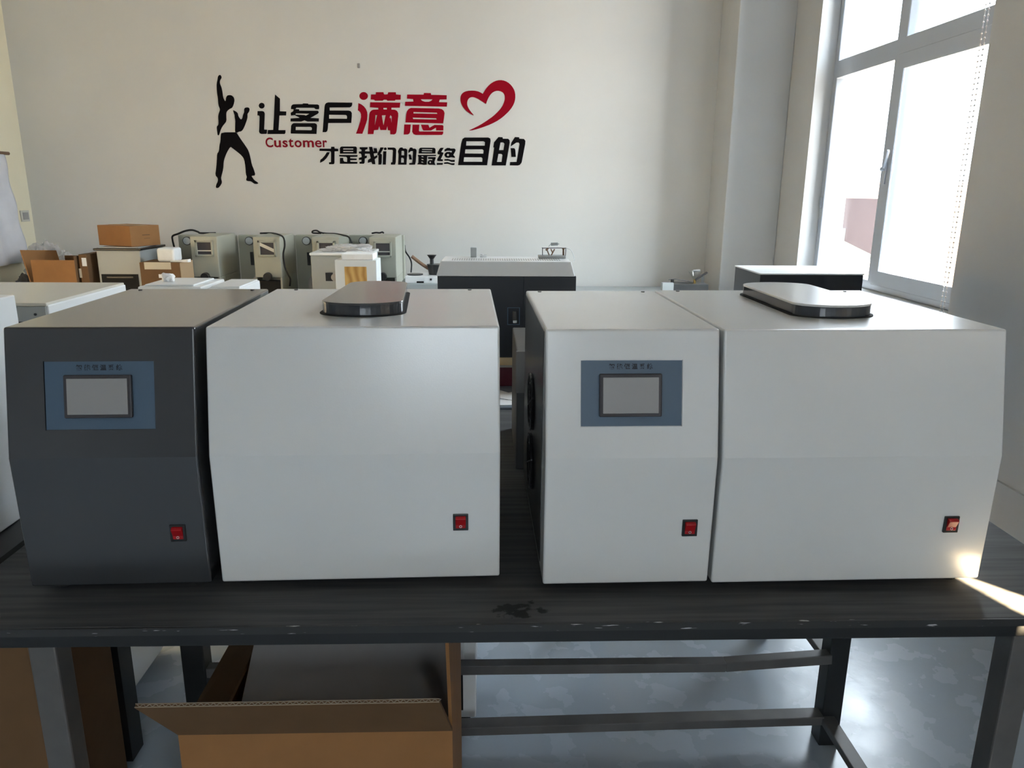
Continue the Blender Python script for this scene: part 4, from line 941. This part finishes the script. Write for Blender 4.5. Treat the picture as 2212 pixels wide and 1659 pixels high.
sticker('wall_character', 'small black character 最, sixth of the lower line', 'wall lettering', [
 [[(1025,300),(1040,170),(1060,135),(1100,125),(1490,128),(1525,150),(1535,200),(1530,300)], [(1130,168),(1435,172),(1435,198),(1135,192)], [(1120,230),(1420,238),(1435,262),(1125,258)]],
 [[(1005,340),(1545,338),(1550,375),(1285,378),(1270,632),(1180,640),(1100,625),(990,625),(1000,590),(1020,580),(1025,400),(1005,370)], [(1110,378),(1160,380),(1180,412),(1120,408)], [(1110,460),(1165,465),(1180,492),(1120,490)], [(1105,540),(1150,545),(1175,575),(1115,570)]],
 [[(1310,405),(1530,405),(1540,430),(1500,550),(1530,645),(1450,635),(1340,635),(1295,600),(1300,540),(1350,490),(1440,495),(1430,465),(1310,460)], circ(1375, 562, 24)]], 'sticker_black', cE, G2)
sticker('wall_character', 'small black character 终, last small one before the big black pair', 'wall lettering', [
 [[(1690,128),(1780,128),(1700,255),(1770,270),(1765,310),(1690,465),(1755,475),(1750,530),(1620,528),(1580,510),(1585,465),(1660,330),(1600,325),(1590,270),(1660,150)]],
 [[(1570,580),(1755,580),(1745,635),(1568,637)]],
 [[(1800,240),(1800,180),(1880,130),(1950,132),(1980,150),(2100,150),(2130,180),(2130,220),(2065,340),(2115,400),(2110,430),(2000,410),(1920,430),(1850,420),(1800,370),(1800,310),(1860,255),(1960,250),(2005,275),(2025,225),(1980,220),(1890,215)], circ(1905, 342, 32)],
 [[(1790,510),(1800,470),(1900,460),(2000,490),(2110,490),(2105,550),(2010,550),(1920,515)]],
 [[(1785,610),(1790,565),(1890,555),(2000,590),(2105,590),(2095,640),(2030,645),(1900,605)]]], 'sticker_black', cE, G2)
cF = crop(980, 160, 165/1304)
sticker('heart_sticker', 'open red brush stroke heart to the right of the red characters', 'wall sticker', [
 [[(248,968),(330,930),(450,870),(560,800),(680,715),(770,630),(830,550),(865,470),(875,400),(862,340),(820,298),(750,283),(685,300),(630,345),(585,420),(552,512),(552,512),(480,465),(400,415),(330,390),(275,400),(240,440),(228,500),(240,560),(290,640),(355,712),(300,690),(220,635),(160,570),(125,500),(113,430),(122,365),(160,315),(230,287),(330,280),(410,293),(460,315),(498,338),(498,338),(540,265),(610,180),(700,120),(790,100),(880,115),(960,165),(1020,240),(1050,320),(1053,420),(1030,510),(975,600),(890,690),(780,780),(640,855),(500,908),(350,955)]]], 'sticker_red', cF, sm=1)
G3 = 'big black characters under the heart'
sticker('wall_character', 'big black character 目 under the heart', 'wall lettering', [
 [[(75,1555),(130,1180),(150,1110),(185,1085),(590,1083),(625,1100),(632,1140),(570,1557)], [(218,1148),(510,1148),(535,1165),(530,1222),(212,1222)], [(200,1285),(490,1285),(513,1305),(508,1358),(193,1355)], [(178,1420),(470,1420),(493,1440),(488,1497),(170,1497)]]], 'sticker_black', cF, G3)
sticker('wall_character', 'big black character 的, rightmost of the whole slogan', 'wall lettering', [
 [[(765,1075),(835,1078),(840,1103),(930,1105),(955,1130),(958,1170),(890,1560),(648,1560),(692,1255),(675,1250),(690,1165)], [(800,1168),(845,1168),(868,1190),(850,1298),(775,1298)], [(765,1362),(815,1362),(835,1385),(818,1500),(738,1500)]],
 [[(1045,1075),(1120,1078),(1120,1103),(1200,1108),(1225,1140),(1222,1190),(1160,1510),(1130,1550),(1095,1562),(958,1560),(965,1503),(1075,1500),(1125,1195),(1110,1170),(1070,1170),(972,1235),(985,1170)]],
 [[(972,1265),(1035,1265),(1052,1290),(1062,1415),(985,1415)]]], 'sticker_black', cF, G3)
# the word under the first line, one part per letter
L0, L1 = at_y(574.4, 318, YB), at_y(707, 318, YB)
wd = thing('wall_word', 'small red word Customer between the two lines of characters', 'wall lettering', ((L0.x+L1.x)/2, YB-.0015, L0.z))
cuts = [(574.4, 590.5, 'C'), (593, 607.5, 'u'), (611, 622, 's'), (624, 634.5, 't'), (637, 652, 'o'), (655, 678.5, 'm'), (681.2, 695, 'e'), (697.8, 707, 'r')]
for a_, b_, ch in cuts:
    me = text_mesh(ch, 1.0, .012 if ch == 'e' else .02, .002); xs = [v.co.x for v in me.vertices]; ys_ = [v.co.y for v in me.vertices]
    pa, pb = at_y(a_, 318, YB), at_y(b_, 318, YB)
    ztop = at_y(a_, 297.0 if ch == 'C' else (299 if ch == 't' else 303.2), YB).z; zbot = at_y(a_, 318.2, YB).z
    sx = (pb.x-pa.x)/(max(xs)-min(xs)); sy = (ztop-zbot)/(max(ys_)-min(ys_))
    for v in me.vertices: v.co = ((v.co.x-min(xs))*sx+pa.x-wd.location.x, -v.co.z*.5, (v.co.y-min(ys_))*sy+zbot-wd.location.z)
    me.materials.append(MATS['sticker_red_dull'])
    o = bpy.data.objects.new('letter', me); COL.objects.link(o); o.parent = wd
